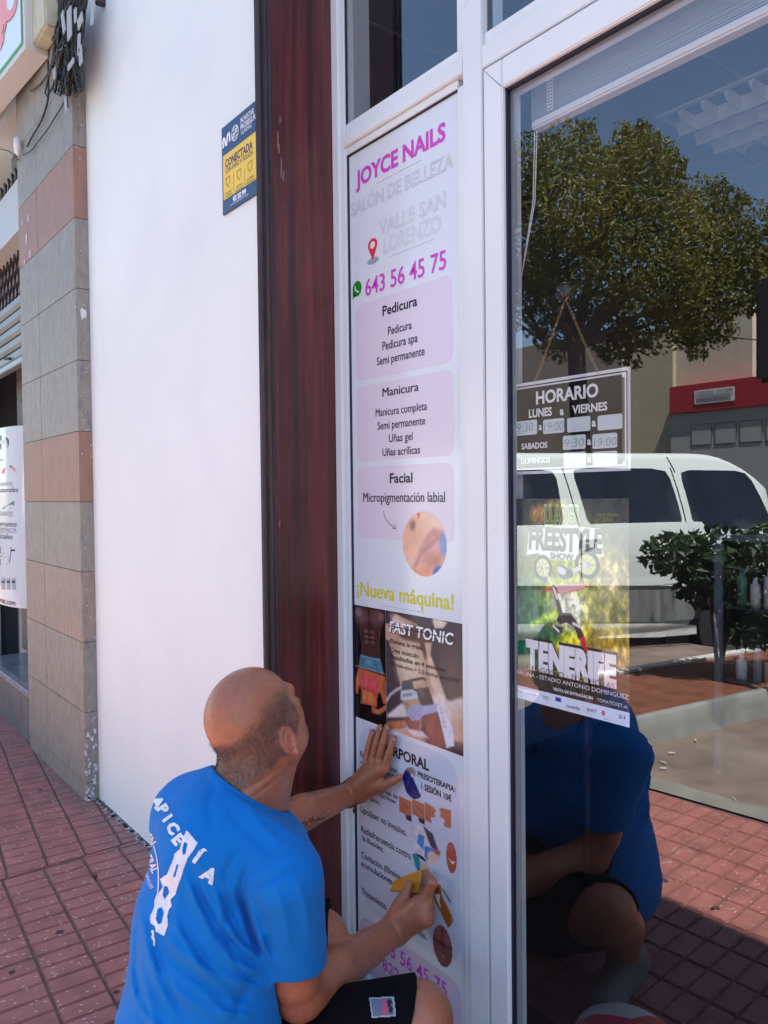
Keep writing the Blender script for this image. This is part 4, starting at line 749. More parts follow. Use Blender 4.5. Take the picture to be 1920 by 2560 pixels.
c = Canvas(54, 60, (232, 184, 160)); c.ell(.2, .35, .3, .3, (224, 160, 132), 0, 1.2, .7).ell(.24, .22, .07, .08, (110, 74, 62), 0, .9, .8).ell(.38, .05, .03, .06, (190, 70, 62), 0, .6, .9).ell(.8, .15, .3, .2, (238, 200, 176), 0, 1, .8)
c.poly([(.22, .88), (.38, .60), (.56, .36), (.72, .24), (.92, .28), (.96, .36), (.80, .52), (.60, .64), (.44, .76), (.30, .90)], (196, 132, 128), .9, .07).poly([(.40, .74), (.58, .60), (.84, .44), (.88, .54), (.70, .66), (.46, .82)], (216, 152, 146), .9, .06).line([(.28, .86), (.48, .62), (.90, .34)], .018, (150, 88, 86), .8, 1).ell(.7, .75, .22, .12, (184, 118, 98), -25, 1, .8).ell(.5, .97, .3, .12, (226, 142, 112), 0, .8, .8).ell(.95, .48, .11, .17, (130, 150, 205), 0, .5).ell(.82, .90, .12, .08, (70, 90, 190), -25, .5).noise(.05, 12, 8)
picpx(c.blur(1), 'lips_picture', 1062, 1360, 54, 81)
c = Canvas(34, 40, (200, 212, 228)); c.ell(.35, .12, .3, .16, (150, 130, 120), 0, .5).poly([(.02, .25), (.25, .15), (.5, .3), (.85, .75), (1, .8), (.9, 1.05), (.2, 1), (0, .5)], (24, 34, 110)).line([(.1, .35), (.8, .95)], .02, (60, 76, 160), .8).line([(.3, .3), (.2, .8)], .02, (60, 76, 160), .6).line([(.55, .45), (.45, 1)], .02, (60, 76, 160), .6).ell(.45, .25, .05, .06, (230, 235, 245)); picpx(c.blur(1), 'leg_wrap_picture', 1032.7, 1958, 25, 38)
for k, (xa_, xb_) in enumerate([(998.5, 1029), (1031, 1062), (1063, 1093), (1096, 1128)]):
    c = Canvas(20, 30, (205, 214, 228)); sg_ = 1 if k < 3 else -1; f = lambda x: x if sg_ > 0 else 1-x
    if k < 2: c.poly([(0, 0), (1, 0), (1, .8), (0, .75)], (190, 116, 84)).line([(.3, .3), (.8, .45)], .03, (140, 78, 58)).line([(.1, .5), (.6, .8), (.95, .78)], .03, (150, 88, 66)).poly([(.5, .82), (1, .72), (1, 1), (.6, 1)], (60, 48, 66))
    else: c.poly([(f(0), 0), (f(.8), .1), (f(.95), .25), (f(.8), .3), (f(.85), .55), (f(.5), .62), (f(.55), .95), (f(0), .9)], (190, 112, 82)).line([(f(.3), .6), (f(.1), .9)], .05, (150, 86, 64), .6, 1)
    mx_ = (xa_+xb_)/2; yc = 2022+(mx_-1014)*.22; picpx(c.blur(1), 'profile_picture', mx_, yc, (xb_-xa_)/2, 25, None)
c = Canvas(50, 40, (214, 212, 222)); c.poly([(.1, 0), (.5, .0), (.7, .4), (.3, .5)], (226, 214, 212)).poly([(.45, .02), (.75, .1), (.95, .5), (.7, .5)], (74, 66, 88)).poly([(.3, .3), (.5, .3), (.45, .7), (.25, .6)], (70, 130, 200)).poly([(.5, .55), (.85, .5), (.8, .95), (.5, .9)], (70, 130, 200)).ell(.8, .8, .22, .2, (226, 190, 176)).ell(.9, .55, .1, .08, (190, 90, 88)).noise(.1, 9, 4); picpx(c.blur(1), 'glove_picture', 1063, 2109, 38, 44)
c = Canvas(20, 40, (178, 88, 62)); c.poly([(.1, .5), (.5, .62), (.95, .54), (.55, .72)], (238, 232, 230)).line([(.5, .7), (.5, 1)], .03, (110, 40, 32)).ell(.45, .2, .2, .15, (202, 112, 82), 0, 1, .7); picpx(c.blur(1), 'bikini_picture', 1129, 2144, 13, 38)
c = Canvas(30, 26, (190, 205, 214)); c.poly([(.1, .1), (.5, 0), (.55, 1), (.3, .8)], (40, 130, 150)).poly([(.6, .3), (1, .4), (1, 1), (.55, .9)], (214, 170, 160)); picpx(c.blur(1), 'wand_picture', 1050, 2161, 24, 24)
c = Canvas(30, 44, (200, 210, 222)); c.poly([(0, .1), (.4, 0), (.5, .3), (.9, .6), (1, .9), (.8, 1), (.4, .7), (0, .4)], (172, 96, 40)).poly([(.0, .2), (.35, .1), (.4, .45), (.1, .4)], (120, 52, 50)).poly([(.1, .35), (.35, .25), (.4, .6)], (226, 222, 224)).line([(.5, .1), (.85, .3)], .03, (60, 80, 90)); picpx(c.blur(1), 'thigh_picture', 1108, 2265, 27, 52)
c = Canvas(26, 50, (134, 84, 76)); c.line([(.5, .1), (.52, 1)], .03, (70, 34, 32)).poly([(0, .4), (.5, .42), (1, .36), (1, .42), (.5, .5), (0, .46)], (84, 44, 42), .8, .04).ell(.25, .25, .2, .16, (160, 104, 92), 0, 1, .7).ell(.72, .27, .2, .16, (164, 108, 96), 0, 1, .7).line([(.53, .7), (.54, 1)], .02, (214, 212, 222)); picpx(c.blur(1), 'legs_picture', 1107, 2365, 24, 50)
# ---- opening hours sign on a chain inside the door glass
HY = GY+.012
oh = thing('opening_hours_sign', 'black and white opening hours sign hanging on a chain inside the door', 'sign')
hx0, hx1 = XZ(1277, 1075, HY)[0], XZ(1577, 1055, HY)[0]; hz0, hz1 = XZ(1276, 1187, HY)[1], XZ(1277, 963, HY)[1]
q = MB(); rrect(q, hx0+.002, hx1-.002, hz0+.002, hz1-.002, .008, HY); q.prism(q.v[:], (0, .003, 0)); q.build('plate', mat('sign_dark', (.045, .043, .045), .15), oh)
q = MB()
def frame(mb, x0, x1, z0, z1, t, Y):
    for a in ((x0, x1, z1-t, z1), (x0, x1, z0, z0+t), (x0, x0+t, z0+t, z1-t), (x1-t, x1, z0+t, z1-t)): mb.add([(a[0], Y, a[2]), (a[1], Y, a[2]), (a[1], Y, a[3]), (a[0], Y, a[3])], [(0, 1, 2, 3)])
frame(q, hx0, hx1, hz0, hz1, .0062, HY-.0008); frame(q, hx0+.009, hx1-.009, hz0+.009, hz1-.009, .0032, HY-.0008)
for cx in (hx0+.0145, hx1-.0145):
    for cz in (hz0+.0145, hz1-.0145): ellipse(q, cx, cz, .0035, .0035, HY-.001, 14)
q.build('border', mat('sign_border', (.62, .63, .66), .3), oh)
s_ = 4.366
def hp(x, y): return 1240+x/s_, 900+y/s_
q = MB()
def HT(t, x0, x1, xr, y0, y1, bold=.03): a = hp(x0, y0); b2 = hp(x1, y1); c = hp(xr, y0); d = hp(xr, y1); cap_text(q, t, a[0], b2[0], c[0], c[1], d[1], HY, bold=bold)
HT('HORARIO', 440, 1120, 450, 350, 480); HT('LUNES', 362, 612, 365, 545, 630); HT('VIERNES', 835, 1218, 850, 500, 585); HT('SABADOS', 280, 563, 285, 915, 975); HT('DOMINGOS', 278, 592, 285, 1075, 1135)
for (a, b2, y0, y1) in ((700, 742, 515, 600), (468, 503, 690, 765), (1048, 1093, 640, 725), (998, 1040, 845, 925), (1000, 1040, 1040, 1115)): HT('a', a, b2, a, y0, y1)
q.each('lettering', mat('sign_text', (.68, .68, .68), .3), oh)
q = MB()
for (a, b2, y0, y1) in [(222, 452, 674, 830), (517, 748, 655, 810), (780, 1033, 635, 793), (1112, 1383, 610, 772), (733, 982, 830, 983), (1055, 1327, 813, 972), (740, 985, 1012, 1165), (1058, 1328, 1003, 1155)]:
    A = XZ(*hp(a, (y0+y1)/2), HY); B = XZ(*hp(b2, (y0+y1)/2), HY); zt_ = XZ(*hp(a, y0), HY)[1]; zb_ = XZ(*hp(a, y1), HY)[1]; rrect(q, A[0], B[0], zb_, zt_, .004, HY-.0009)
q.build('time_box', mat('time_box', (.52, .58, .62), .3), oh)
q = MB()
for (t, a, b2, xr, y0, y1) in (('9:30', 235, 410, 240, 695, 790), ('19:00', 530, 742, 540, 685, 785), ('9:30', 752, 965, 760, 865, 955), ('19:00', 1072, 1320, 1080, 855, 945)):
    A = hp(a, y0); B = hp(b2, y1); cap_text(q, t, A[0], B[0], hp(xr, y0)[0], A[1], B[1], HY, lift=.0014, bold=-.012, shear=.1)
q.each('handwriting', mat('pen_grey', (.20, .25, .30), .5), oh)
def chain(a, b2, parent, name):
    q = MB(); a = np.array(a); b2 = np.array(b2); n = int(np.linalg.norm(b2-a)/.0058); d = (b2-a)/n; u = d/np.linalg.norm(d)
    for k in range(n):
        c = a+d*(k+.5)+np.array([0, 0, -.004*math.sin(math.pi*k/n)]); s2 = np.cross(u, [0, 1, 0]) if k % 2 == 0 else np.array([0, 1, 0])*.9+np.cross(u, [0, 1, 0])*.35
        q.tube([c+u*.0042*math.cos(t)+s2*.0022*math.sin(t) for t in np.linspace(0, 2*math.pi, 11)], .00065, 4, False)
    return q.build(name, mat('brass_chain', (.30, .20, .11), .4, metal=.6), parent)
hk = onY(1414, 745, HY); e1 = onY(1334, 962, HY); e2 = onY(1500, 940, HY)
chain(hk, e1, oh, 'chain'); chain(hk, e2, oh, 'chain')
q = MB(); q.lathe((hk[0], GY+.002, hk[2]+.012), [(.018, 0), (.017, .003), (.008, .008), (.006, .014)], 20, 'Y'); sk = q.build('suction_cup', mat('clear_rubber', (.035, .037, .04), .2), oh, True)
q = MB(); q.tube([hk+[.0, 0, .010], hk+[.006, 0, .002], hk+[0, 0, -.005], hk+[-.006, 0, .002]], .0013, 6); q.build('hook', mat('steel', (.5, .5, .5), .3, metal=1), oh)
# ---- event poster inside the door glass
EY = GY+.008; EP = thing('event_poster', 'colourful motocross freestyle show poster taped inside the door glass', 'poster')
ex0, ez1 = XZ(1278, 1247, EY); ex1 = XZ(1572, 1247, EY)[0]; ez0 = XZ(1276, 1740, EY)[1]; EW = ex1-ex0; EH = ez1-ez0
def uv(x, y): return ((x-135)/(1185-135), (y-97)/(1765+(x-130)*.283))
def U_(pts): return [uv(*p) for p in pts]
c = Canvas(150, 216, (44, 40, 38))
c.poly(U_([(130, 95), (1180, 95), (1180, 900), (130, 900)]), (40, 34, 28)).ell(.5, .45, .42, .32, (150, 166, 20), 0, .9, .9).ell(.55, .62, .34, .2, (196, 205, 36), 0, 1, .9).ell(.52, .52, .16, .10, (232, 236, 214), 0, .8, .95).ell(.85, .5, .18, .26, (140, 130, 50), 0, .9, .8).ell(.1, .62, .26, .22, (14, 84, 60), 0, .8, .9).ell(.12, .66, .18, .12, (20, 110, 80), 20, .8, .8).ell(.82, .72, .25, .12, (196, 164, 50), 0, .8, .9).ell(.9, .85, .3, .12, (120, 60, 34), 0, .8, .9)
c.poly(U_([(300, 1220), (620, 1040), (600, 1160), (330, 1260)]), (170, 200, 50), .9, .02).ell(.86, .34, .12, .10, (196, 180, 130), 0, .9, .8).ell(.26, .08, .08, .05, (170, 120, 50), 0, .7, .8).ell(.42, .05, .12, .05, (140, 130, 30), 0, .7, .8)
c.poly(U_([(130, 1560), (1200, 1640), (1200, 2010), (130, 1740)]), (40, 46, 42), .9, .03).poly(U_([(280, 1250), (640, 1260), (560, 1380), (300, 1400)]), (18, 90, 52), .8, .03)
c.noise(.35, 30, 3).noise(.25, 70, 4)
c.poly(U_([(310, 390), (640, 330), (960, 370), (985, 620), (700, 650), (480, 640), (400, 580), (290, 600)]), (222, 224, 214))
def wheel(x, y, rx, ry):
    u, v = uv(x, y); u2, v2 = rx/1050., ry/1800.; c.ell(u, v, u2*1.12, v2*1.12, (34, 32, 34), 0, .08).ell(u, v, u2*.80, v2*.80, (196, 198, 130), 0, .08)
    for k in range(8): a = k*math.pi/4; c.line([(u, v), (u+u2*.8*math.cos(a), v+v2*.8*math.sin(a))], .004, (120, 120, 110), .7)
    c.ell(u, v, u2*.22, v2*.22, (120, 120, 116))
wheel(445, 715, 78, 100); wheel(845, 690, 95, 105)
c.line(U_([(450, 705), (540, 900), (580, 1000)]), .010, (200, 196, 186)).line(U_([(840, 690), (700, 760)]), .016, (190, 188, 180))
c.ell(*uv(635, 760), .055, .032, (70, 66, 72), 10, .15).ell(*uv(620, 745), .04, .018, (190, 190, 196), 10, .3).ell(*uv(690, 770), .03, .022, (40, 36, 42), 0, .2)
c.poly(U_([(450, 900), (560, 890), (800, 850), (860, 890), (760, 930), (600, 950), (470, 930)]), (196, 62, 72)).poly(U_([(560, 870), (800, 860), (840, 900), (600, 950)]), (206, 176, 178), .8).line(U_([(545, 900), (585, 1040), (610, 1130)]), .02, (46, 40, 50)).line(U_([(545, 900), (575, 990)]), .012, (210, 206, 210))
c.poly(U_([(600, 1120), (700, 1130), (770, 1230), (820, 1340), (770, 1370), (730, 1250), (660, 1210), (600, 1230), (570, 1190)]), (44, 38, 48)).poly(U_([(530, 1230), (620, 1250), (630, 1300), (560, 1320)]), (60, 54, 64)).line(U_([(540, 1240), (590, 1290)]), .008, (220, 220, 226)).line(U_([(720, 1220), (780, 1250)]), .010, (210, 208, 214)).poly(U_([(775, 1350), (820, 1340), (840, 1430), (890, 1465), (800, 1500), (790, 1420)]), (190, 30, 56))
c.poly([(0, .935), (1, .935), (1, 1), (0, 1)], (205, 214, 228), 1, .002)
c.poly([(.40, .947), (.45, .947), (.45, .965), (.40, .965)], (40, 50, 150)); c.ell(.80, .965, .016, .012, (200, 90, 96))
c.mesh('poster_sheet', (ex0, EY, ez1), (EW, 0, 0), (0, 0, -EH), PRINT, EP, None, 1.35)
def etext(mb, t, x0, x1, xr, y0, y1, bold=.02, shear=0., lift=.0008, **k):
    u0 = uv(x0, y1)[0]; u1 = uv(x1, y1)[0]; v0 = uv(xr, y0)[1]; v1 = uv(xr, y1)[1]; X0 = ex0+u0*EW; X1 = ex0+u1*EW; Zt = ez1-v0*EH; Zb = ez1-v1*EH
    v, f = text_mesh(t, 1., bold, 0., shear); su = (X1-X0)/(v[:, 0].max()-v[:, 0].min()); x_ = v[:, 0].min(); sv = (Zt-Zb)/CAPH
    mb.piece([(X0+(a-x_)*su, EY-lift, Zb+b2*sv) for a, b2, cc in v], f)
q = MB(); etext(q, 'TENERIFE', 275, 1085, 290, 1375, 1600, .07); q.build('title_lettering', ink('print_white', (0, 0, 0)), EP)
q = MB(); etext(q, 'TENERIFE', 268, 1095, 290, 1362, 1612, .095, lift=.0005); q.build('title_edge', ink('near_black', (0, 0, 0)), EP)
q = MB(); etext(q, 'FREESTYLE', 310, 980, 640, 372, 560, .05, .1); q.build('freestyle_lettering', ink('olive_dark', (78, 80, 60)), EP)
q = MB(); etext(q, 'SHOW', 515, 730, 520, 580, 635, .03); etext(q, '.', 750, 765, 750, 580, 635, .03); q.each('show_lettering', ink('show_grey', (62, 66, 80)), EP)
q = MB(); etext(q, 'LLADES', 465, 780, 470, 160, 330, .06, lift=.0006); q.build('graffiti_edge', ink('graffiti_pale', (220, 228, 190)), EP)
q = MB(); etext(q, 'LLADES', 470, 775, 470, 170, 322, .015, lift=.0010); q.build('graffiti_lettering', ink('graffiti_green', (120, 140, 30)), EP)
q = MB(); etext(q, '19 AGOSTO - 21:00 HORAS', 300, 1070, 310, 1588, 1632, .01, .1); etext(q, 'TOUR ESPAÑA', 925, 1110, 930, 230, 255, .02); etext(q, '2023', 980, 1060, 985, 270, 300, .02); q.each('date_lettering', ink('ochre_ink', (150, 140, 66)), EP)
q = MB(); etext(q, 'ARONA - ESTADIO ANTONIO DOMINGUEZ', 182, 1180, 190, 1625, 1660, .04); etext(q, 'VENTA DE ENTRADAS EN', 535, 890, 540, 1795, 1820, .03); etext(q, 'TOMATICKET.es', 925, 1170, 930, 1895, 1925, .03); q.each('venue_lettering', ink('print_white', (0, 0, 0)), EP)
q = MB()
for (t, a, b2, y0, y1) in [('Gobierno', 185, 240, 1795, 1806), ('Canarias', 185, 240, 1812, 1823), ('Isla de Tenerife', 285, 378, 1830, 1845), ('Cabildo', 430, 500, 1862, 1875), ('insular', 450, 500, 1890, 1900), ('tenerife', 658, 775, 1945, 1975), ('DXT', 840, 920, 1985, 2012), ('Arona', 980, 1025, 2075, 2085), ('21', 1098, 1150, 2040, 2072)]: etext(q, t, a, b2, a, y0, y1, .01)
q.each('logo_lettering', ink('logo_grey', (90, 96, 112)), EP)
# ---- alarm plate on the white wall
AY = WY-.006; al = thing('alarm_sign', 'dark blue and yellow alarm company sign on the white wall', 'sign')
ax0, az1 = XZ(553.3, 321.7, AY); az0 = XZ(558, 538, AY)[1]; ax1 = ax0+.232
q = MB(); q.box(ax0, ax1, AY, WY, az0, az1, .001); q.build('plate', ink('alarm_navy', (38, 62, 98), .3), al)
yz1 = XZ(559, 391, AY)[1]; yz0 = XZ(561, 501, AY)[1]; yx0 = XZ(558.6, 440, AY)[0]
q = MB(); q.add([(yx0, AY-.0006, yz0), (ax1-.005, AY-.0006, yz0), (ax1-.005, AY-.0006, yz1), (yx0, AY-.0006, yz1)], [(0, 1, 2, 3)]); q.build('yellow_panel', ink('alarm_yellow', (238, 196, 24), .3), al)
q = MB(); cap_text(q, 'CONECTADA', 563.9, 633, 566.7, 399.7, 418.5, AY, bold=.04); cap_text(q, 'CON AVISO A POLICÍA', 564, 634, 566.7, 422, 434, AY, bold=.02)
for (cx, cy, t1, t2) in [(571, 463, 'VIGILANCIA', '24 HORAS'), (598.5, 445, 'VIDEO', 'VIGILANCIA'), (626, 425, 'DOBLE', 'SEGURIDAD')]:
    X, Z = XZ(cx, cy-8, AY); stroke(q, [(X-.012, Z+.012), (X+.010, Z+.014), (X+.012, Z), (X, Z-.014), (X-.012, Z-.002), (X-.012, Z+.012)], .0022, AY-.0012)
    put_text(q, t1, (X-.020, X+.020, Z-.032, Z-.026), UX, UZ, (0, AY, 0), NM, .001); put_text(q, t2, (X-.024, X+.024, Z-.041, Z-.035), UX, UZ, (0, AY, 0), NM, .001)
for px_ in (585, 612.5): X, Z = XZ(px_, 450 if px_ < 600 else 440, AY); stroke(q, [(X, Z-.03), (X, Z+.02)], .0016, AY-.001)
q.build('brown_lettering', ink('alarm_brown', (78, 34, 46)), al)
q = MB(); cap_text(q, 'MOVISTAR', 602, 636, 603.6, 295, 309, AY, bold=.02); cap_text(q, 'PROSEGUR', 602, 640, 603.6, 312, 325, AY, bold=.02); cap_text(q, 'ALARMAS', 603.6, 630, 605, 326.7, 337, AY); cap_text(q, '902 202 999', 583, 616, 584, 492, 504.6, AY, bold=.04)
A = XZ(577, 515, AY); B = XZ(622, 488, AY); put_text(q, 'www.movistarproseguralarmas.es', (A[0], B[0], A[1]-.002, A[1]+.004), UX, UZ, (0, AY, 0), NM, .001)
def zs(x, y): return XZ(540+x/6.917, 240+y/6.917, AY)
stroke(q, [zs(*p) for p in [(132, 905), (125, 800), (135, 745), (155, 745), (170, 850), (185, 860), (205, 680), (225, 640), (240, 690), (243, 790)]], .009, AY-.001)
g0 = zs(333, 640); gx_ = abs(zs(390, 640)[0]-zs(275, 640)[0])/2; ring = [(g0[0]+gx_*math.cos(t), g0[1]+.020*math.sin(t)) for t in np.linspace(0, 2*math.pi, 25)]; stroke(q, ring, .0032, AY-.001)
for k in (-.5, 0, .5): stroke(q, [(g0[0]+gx_*math.cos(t)*k, g0[1]+.020*math.sin(t)) for t in np.linspace(-math.pi/2, math.pi/2, 9)], .0016, AY-.001); stroke(q, [(g0[0]-gx_*.9, g0[1]+k*.02), (g0[0]+gx_*.9, g0[1]+k*.02)], .0016, AY-.0012)
stroke(q, [(g0[0]-gx_, g0[1]-.012), (g0[0]+gx_, g0[1]+.012)], .004, AY-.0014)
q.build('white_lettering', ink('print_white', (0, 0, 0)), al)
# ------------------------------------------------------------------ left edge: light box, cables, junction box, advertising stand
B_ = onY(120.6, 142.7, SY-.004); ZB = B_[2]; F_ = onZ(63.7, 120.6, ZB); e = onZ(0, 285, ZB); d_ = (e-B_)/np.linalg.norm(e-B_)
lb = thing('light_box_sign', 'white projecting butcher shop sign box with green border and pink figure', 'sign'); UPZ = np.array([0, 0, 1.0])
nf = (F_-B_)/np.linalg.norm(F_-B_); Lk = 1.6
q = MB(); q.prism([B_, F_, F_+d_*Lk, B_+d_*Lk], UPZ*.62); bx = q.build('casing', mat('cream_plastic', (.60, .57, .54), .35), lb)
f0 = F_+nf*.002
def fr(a, b2, c0, c1, m, nm, off): o = f0+nf*off; q = MB(); q.add([o+d_*a+UPZ*c0, o+d_*b2+UPZ*c0, o+d_*b2+UPZ*c1, o+d_*a+UPZ*c1], [(0, 1, 2, 3)]); return q.build(nm, m, lb)
fr(.028, Lk, .028, .60, ink('sign_green', (60, 175, 80), .4), 'green_border', .001); fr(.040, Lk, .040, .585, ink('sign_paleblue', (214, 226, 232), .25), 'face_panel', .002)
def fp(px, py, off=.004):   # on the face
    o = f0+nf*off; r = ray(px, py); M_ = np.array([d_, UPZ, -r]).T; s, t, k = np.linalg.solve(M_, CAMP-o); return o+d_*s+UPZ*t
q = MB(); fig = [(0, -20), (45, -20), (43, 0), (40, 22), (34, 38), (25, 50), (16, 55), (14, 70), (9, 86), (10, 95), (6, 112), (0, 128)]; q.add([fp(*p) for p in fig], [tuple(range(len(fig)))]); q.build('pink_figure', ink('figure_pink', (236, 140, 130), .3), lb)
q = MB(); q.add([fp(*p, .0055) for p in [(16, -10), (38, -10), (35, 8), (30, 22), (24, 27), (18, 22)]], [tuple(range(6))]); q.build('pale_cutout', mat('sign_paleblue', (0, 0, 0)), lb)
q = MB(); ft = [(43, 0), (40, 22), (34, 38), (25, 50), (16, 54), (14, 70), (9, 86), (10, 95), (6, 112), (0, 128)]
q.tube([fp(*p, .006) for p in ft], .0012, 4); q.tube([fp(*p, .006) for p in [(9, 60), (8, 75), (4, 84)]], .0012, 4); q.build('figure_outline', ink('outline_brown', (140, 50, 50)), lb)
jb = thing('junction_box', 'cream plastic junction box behind the sign box and the cables', 'junction box')
JY = .955
a0 = onY(108, 80, JY); a1 = onY(143, 20, JY); q = MB(); q.box(a0[0], a1[0], JY-.05, SY+.0, onY(125, 105, JY)[2], 3.42, .01); q.build('cover', mat('cream_old', (.50, .46, .33), .5, var=.12, vscale=20), jb)
cb = thing('cable_bundle', 'tangled bundle of black cables with white tags hanging on the stone corner', 'cables')
CYb = .93
CBM = mat('cable_black', (.022, .021, .022), .5, var=.3, vscale=30)
def cpt(px, py, y=None): return onY(px, py, CYb if y is None else y)
cables = MB()
for k in range(66):
    x0 = random.gauss(178, 20); y = CYb+random.uniform(-.03, .045); x1 = random.gauss(165, 20); yb_ = random.uniform(90, 215) if random.random() < .7 else random.uniform(200, 236); w_ = random.uniform(4, 15); pts = []
    for t in np.linspace(0, 1, 9): pts.append((x0+(x1-x0)*t+6*math.sin(t*6+k), -14+(yb_+14)*t))
    x2 = x1+w_
    for t in np.linspace(0, 1, 6)[1:]: pts.append((x1+w_*t, yb_+9*math.sin(math.pi*t)-3))
    for t in np.linspace(0, 1, 7)[1:]: pts.append((x2+8*math.sin(t*5+k)+(random.gauss(178, 14)-x2)*t*.6, yb_-(yb_*random.uniform(.4, 1.0)+10)*t))
    cables.tube([cpt(px, py, y+.01*math.sin(i+k)) for i, (px, py) in enumerate(pts)], random.choice([.0022, .003, .0038, .0045]), 6)
for k in range(7):
    pts = [(random.gauss(214, 5)-i*random.uniform(3, 7), -30+i*26) for i in range(7)]; cables.tube([cpt(*p, CYb+.03) for p in pts], .0028, 5)
cables.build('cable', CBM, cb, True)
q = MB()
for pl_ in ([(120, 150), (121, 200), (120, 245), (110, 285), (96, 315), (82, 338), (68, 366)], [(168, 232), (158, 260), (138, 292), (118, 324), (98, 350), (78, 376), (56, 388)], [(124, 178), (112, 196), (96, 215), (76, 228)], [(0, 373), (20, 377), (34, 388), (46, 400)], [(168, 180), (176, 215), (168, 240), (170, 268)]):
    P_ = [onY(*p, SY-.012) for p in pl_]; n = len(P_); sm = []
    for i in range(n-1):
        for t in (0, .25, .5, .75):
            p0, p1, p2, p3 = P_[max(i-1, 0)], P_[i], P_[i+1], P_[min(i+2, n-1)]; sm.append(.5*((2*p1)+(-p0+p2)*t+(2*p0-5*p1+4*p2-p3)*t*t+(-p0+3*p1-3*p2+p3)*t**3))
    sm.append(P_[-1]); q.tube(sm, .0045 if pl_[0][0] in (120, 124) else .003, 7)
q.build('loose_cable', CBM, cb, True)
q = MB()
for (x, y, w_, h_, r_) in [(157, 55, 7, 34, .3), (172, 58, 12, 44, 0), (187, 38, 6, 20, 0), (199, 52, 14, 16, .2), (196, 110, 7, 30, -.15), (200, 138, 8, 28, .1), (230, 30, 8, 36, -.3), (135, 184, 6, 14, 0), (163, 262, 5, 24, .2), (176, 160, 18, 8, 0)]:
    c = cpt(x, y, CYb-.045); s = np.linalg.norm(cpt(x+1, y, CYb-.045)-c)*.75; hw, hh = w_/2*s*1.0, h_/2*s*.62; cr, sr = math.cos(r_), math.sin(r_)
    q = MB(); q.prism([c+np.array([a*cr-b2*sr, 0, a*sr+b2*cr]) for a, b2 in ((-hw, -hh), (hw, -hh), (hw, hh), (-hw, hh))], (0, .004, 0)); q.build('cable_tag', mat('tag_white', (.36, .355, .36), .5), cb)

q = MB()
for k in range(2):
    pts = [(245-k*6+2*math.sin(i), -20+i*30) for i in range(6)]; q.tube([onY(*p, WY-.006) for p in pts], .0009, 5)
q.build('clear_cord', mat('clear_cord', (.45, .43, .46), .3), cb)
q = MB(); c = onY(249, 3, WY-.02); q.box(c[0]-.012, c[0]+.012, WY-.035, WY, c[2]-.015, c[2]+.02, .004); q.build('wall_clip', mat('clip_black', (.04, .04, .045), .3), cb)
q = MB(); c = onY(47, 366, SY-.016); q.lathe((c[0], SY-.022, c[2]-.045), [(.004, 0), (.012, .01), (.017, .03), (.018, .05), (.015, .075), (.005, .09)], 14); cl = tag(q.build('cable_clamp', mat('clamp_white', (.72, .70, .68), .35), None, True), 'white oval insulator clamp holding the loose cables on the stone pillar', 'clamp')
# advertising stand
sd_ = thing('advertising_stand', 'curved white pet food advertising stand in the neighbouring shop recess', 'advertising stand')
e1 = onY(66, 1062, 1.12); e2 = onY(80, 1525, 1.12); SX1 = e1[0]; z1_, z0_ = e1[2], e2[2]; RR = .40; cxs = SX1-RR
def sp(a, z, off=0.): return (cxs+(RR+off)*math.cos(a), 1.17-(.13+off)*math.sin(a), z)
q = MB(); A_ = np.linspace(.0, math.pi, 40); q.add([sp(a, z) for z in (z0_-.0, z1_) for a in A_], [(i, i+1, 41+i, 40+i) for i in range(39)]); q.build('board', mat('stand_white', (.62, .66, .72), .12, coat=.5), sd_, True)
def stand_pt(px, py):
    r = ray(px, py); best = None
    for a in np.linspace(.05, 2.2, 400):
        x, y, _ = sp(a, 0, .001); t = y/r[1]; e_ = abs(r[0]*t-x)
        if best is None or e_ < best[0]: best = (e_, a, HC+r[2]*t)
    return best[1], best[2]
def stand_text(t, x0, x1, y0, y1, m, nm, bold=0., shear=0., cut=True):
    a0, zb_ = stand_pt(max(x0, 0), y1); a1, _ = stand_pt(x1, y1); _, zt_ = stand_pt((max(x0, 0)+x1)/2, y0); s0 = a0*RR; s1 = a1*RR; v, f = text_mesh(t, 1., bold, 0., shear); mn, mx = v[:, 0].min(), v[:, 0].max()
    k = (s0-s1)/((mx-mn)*(x1-max(x0, 0))/(x1-x0)) ; q = MB(); q.add([sp(a1+((mx-a)*k)/RR, zb_+(zt_-zb_)*b2/CAPH, .0015) for a, b2, c in v], f); q.build(nm, m, sd_)
DKB = ink('stand_navy', (22, 20, 48)); GYB = ink('stand_grey', (140, 142, 150))
def stand_poly(pts, m, nm, off=.001): q = MB(); q.add([sp(*stand_pt(*p), off) for p in pts], [tuple(range(len(pts)))]); q.build(nm, m, sd_)
stand_poly([(0, 1088), (18, 1094), (22, 1100), (22, 1112), (18, 1118), (0, 1124)], DKB, 'brand_badge'); stand_poly([(0, 1148), (12, 1150), (0, 1152)], DKB, 'brand_ribbon')
stand_text('at', 0, 11, 1098, 1109, mat('stand_paper', (.75, .75, .75), .3), 'badge_lettering', .05)
stand_poly([(3, 1181), (10, 1170), (28, 1165), (38, 1172), (38, 1180), (24, 1184), (8, 1185)], ink('meat_pink', (226, 120, 136)), 'meat_picture'); stand_poly([(22, 1166), (28, 1163), (30, 1168), (25, 1169)], ink('leaf_green', (70, 110, 70)), 'leaf_picture')
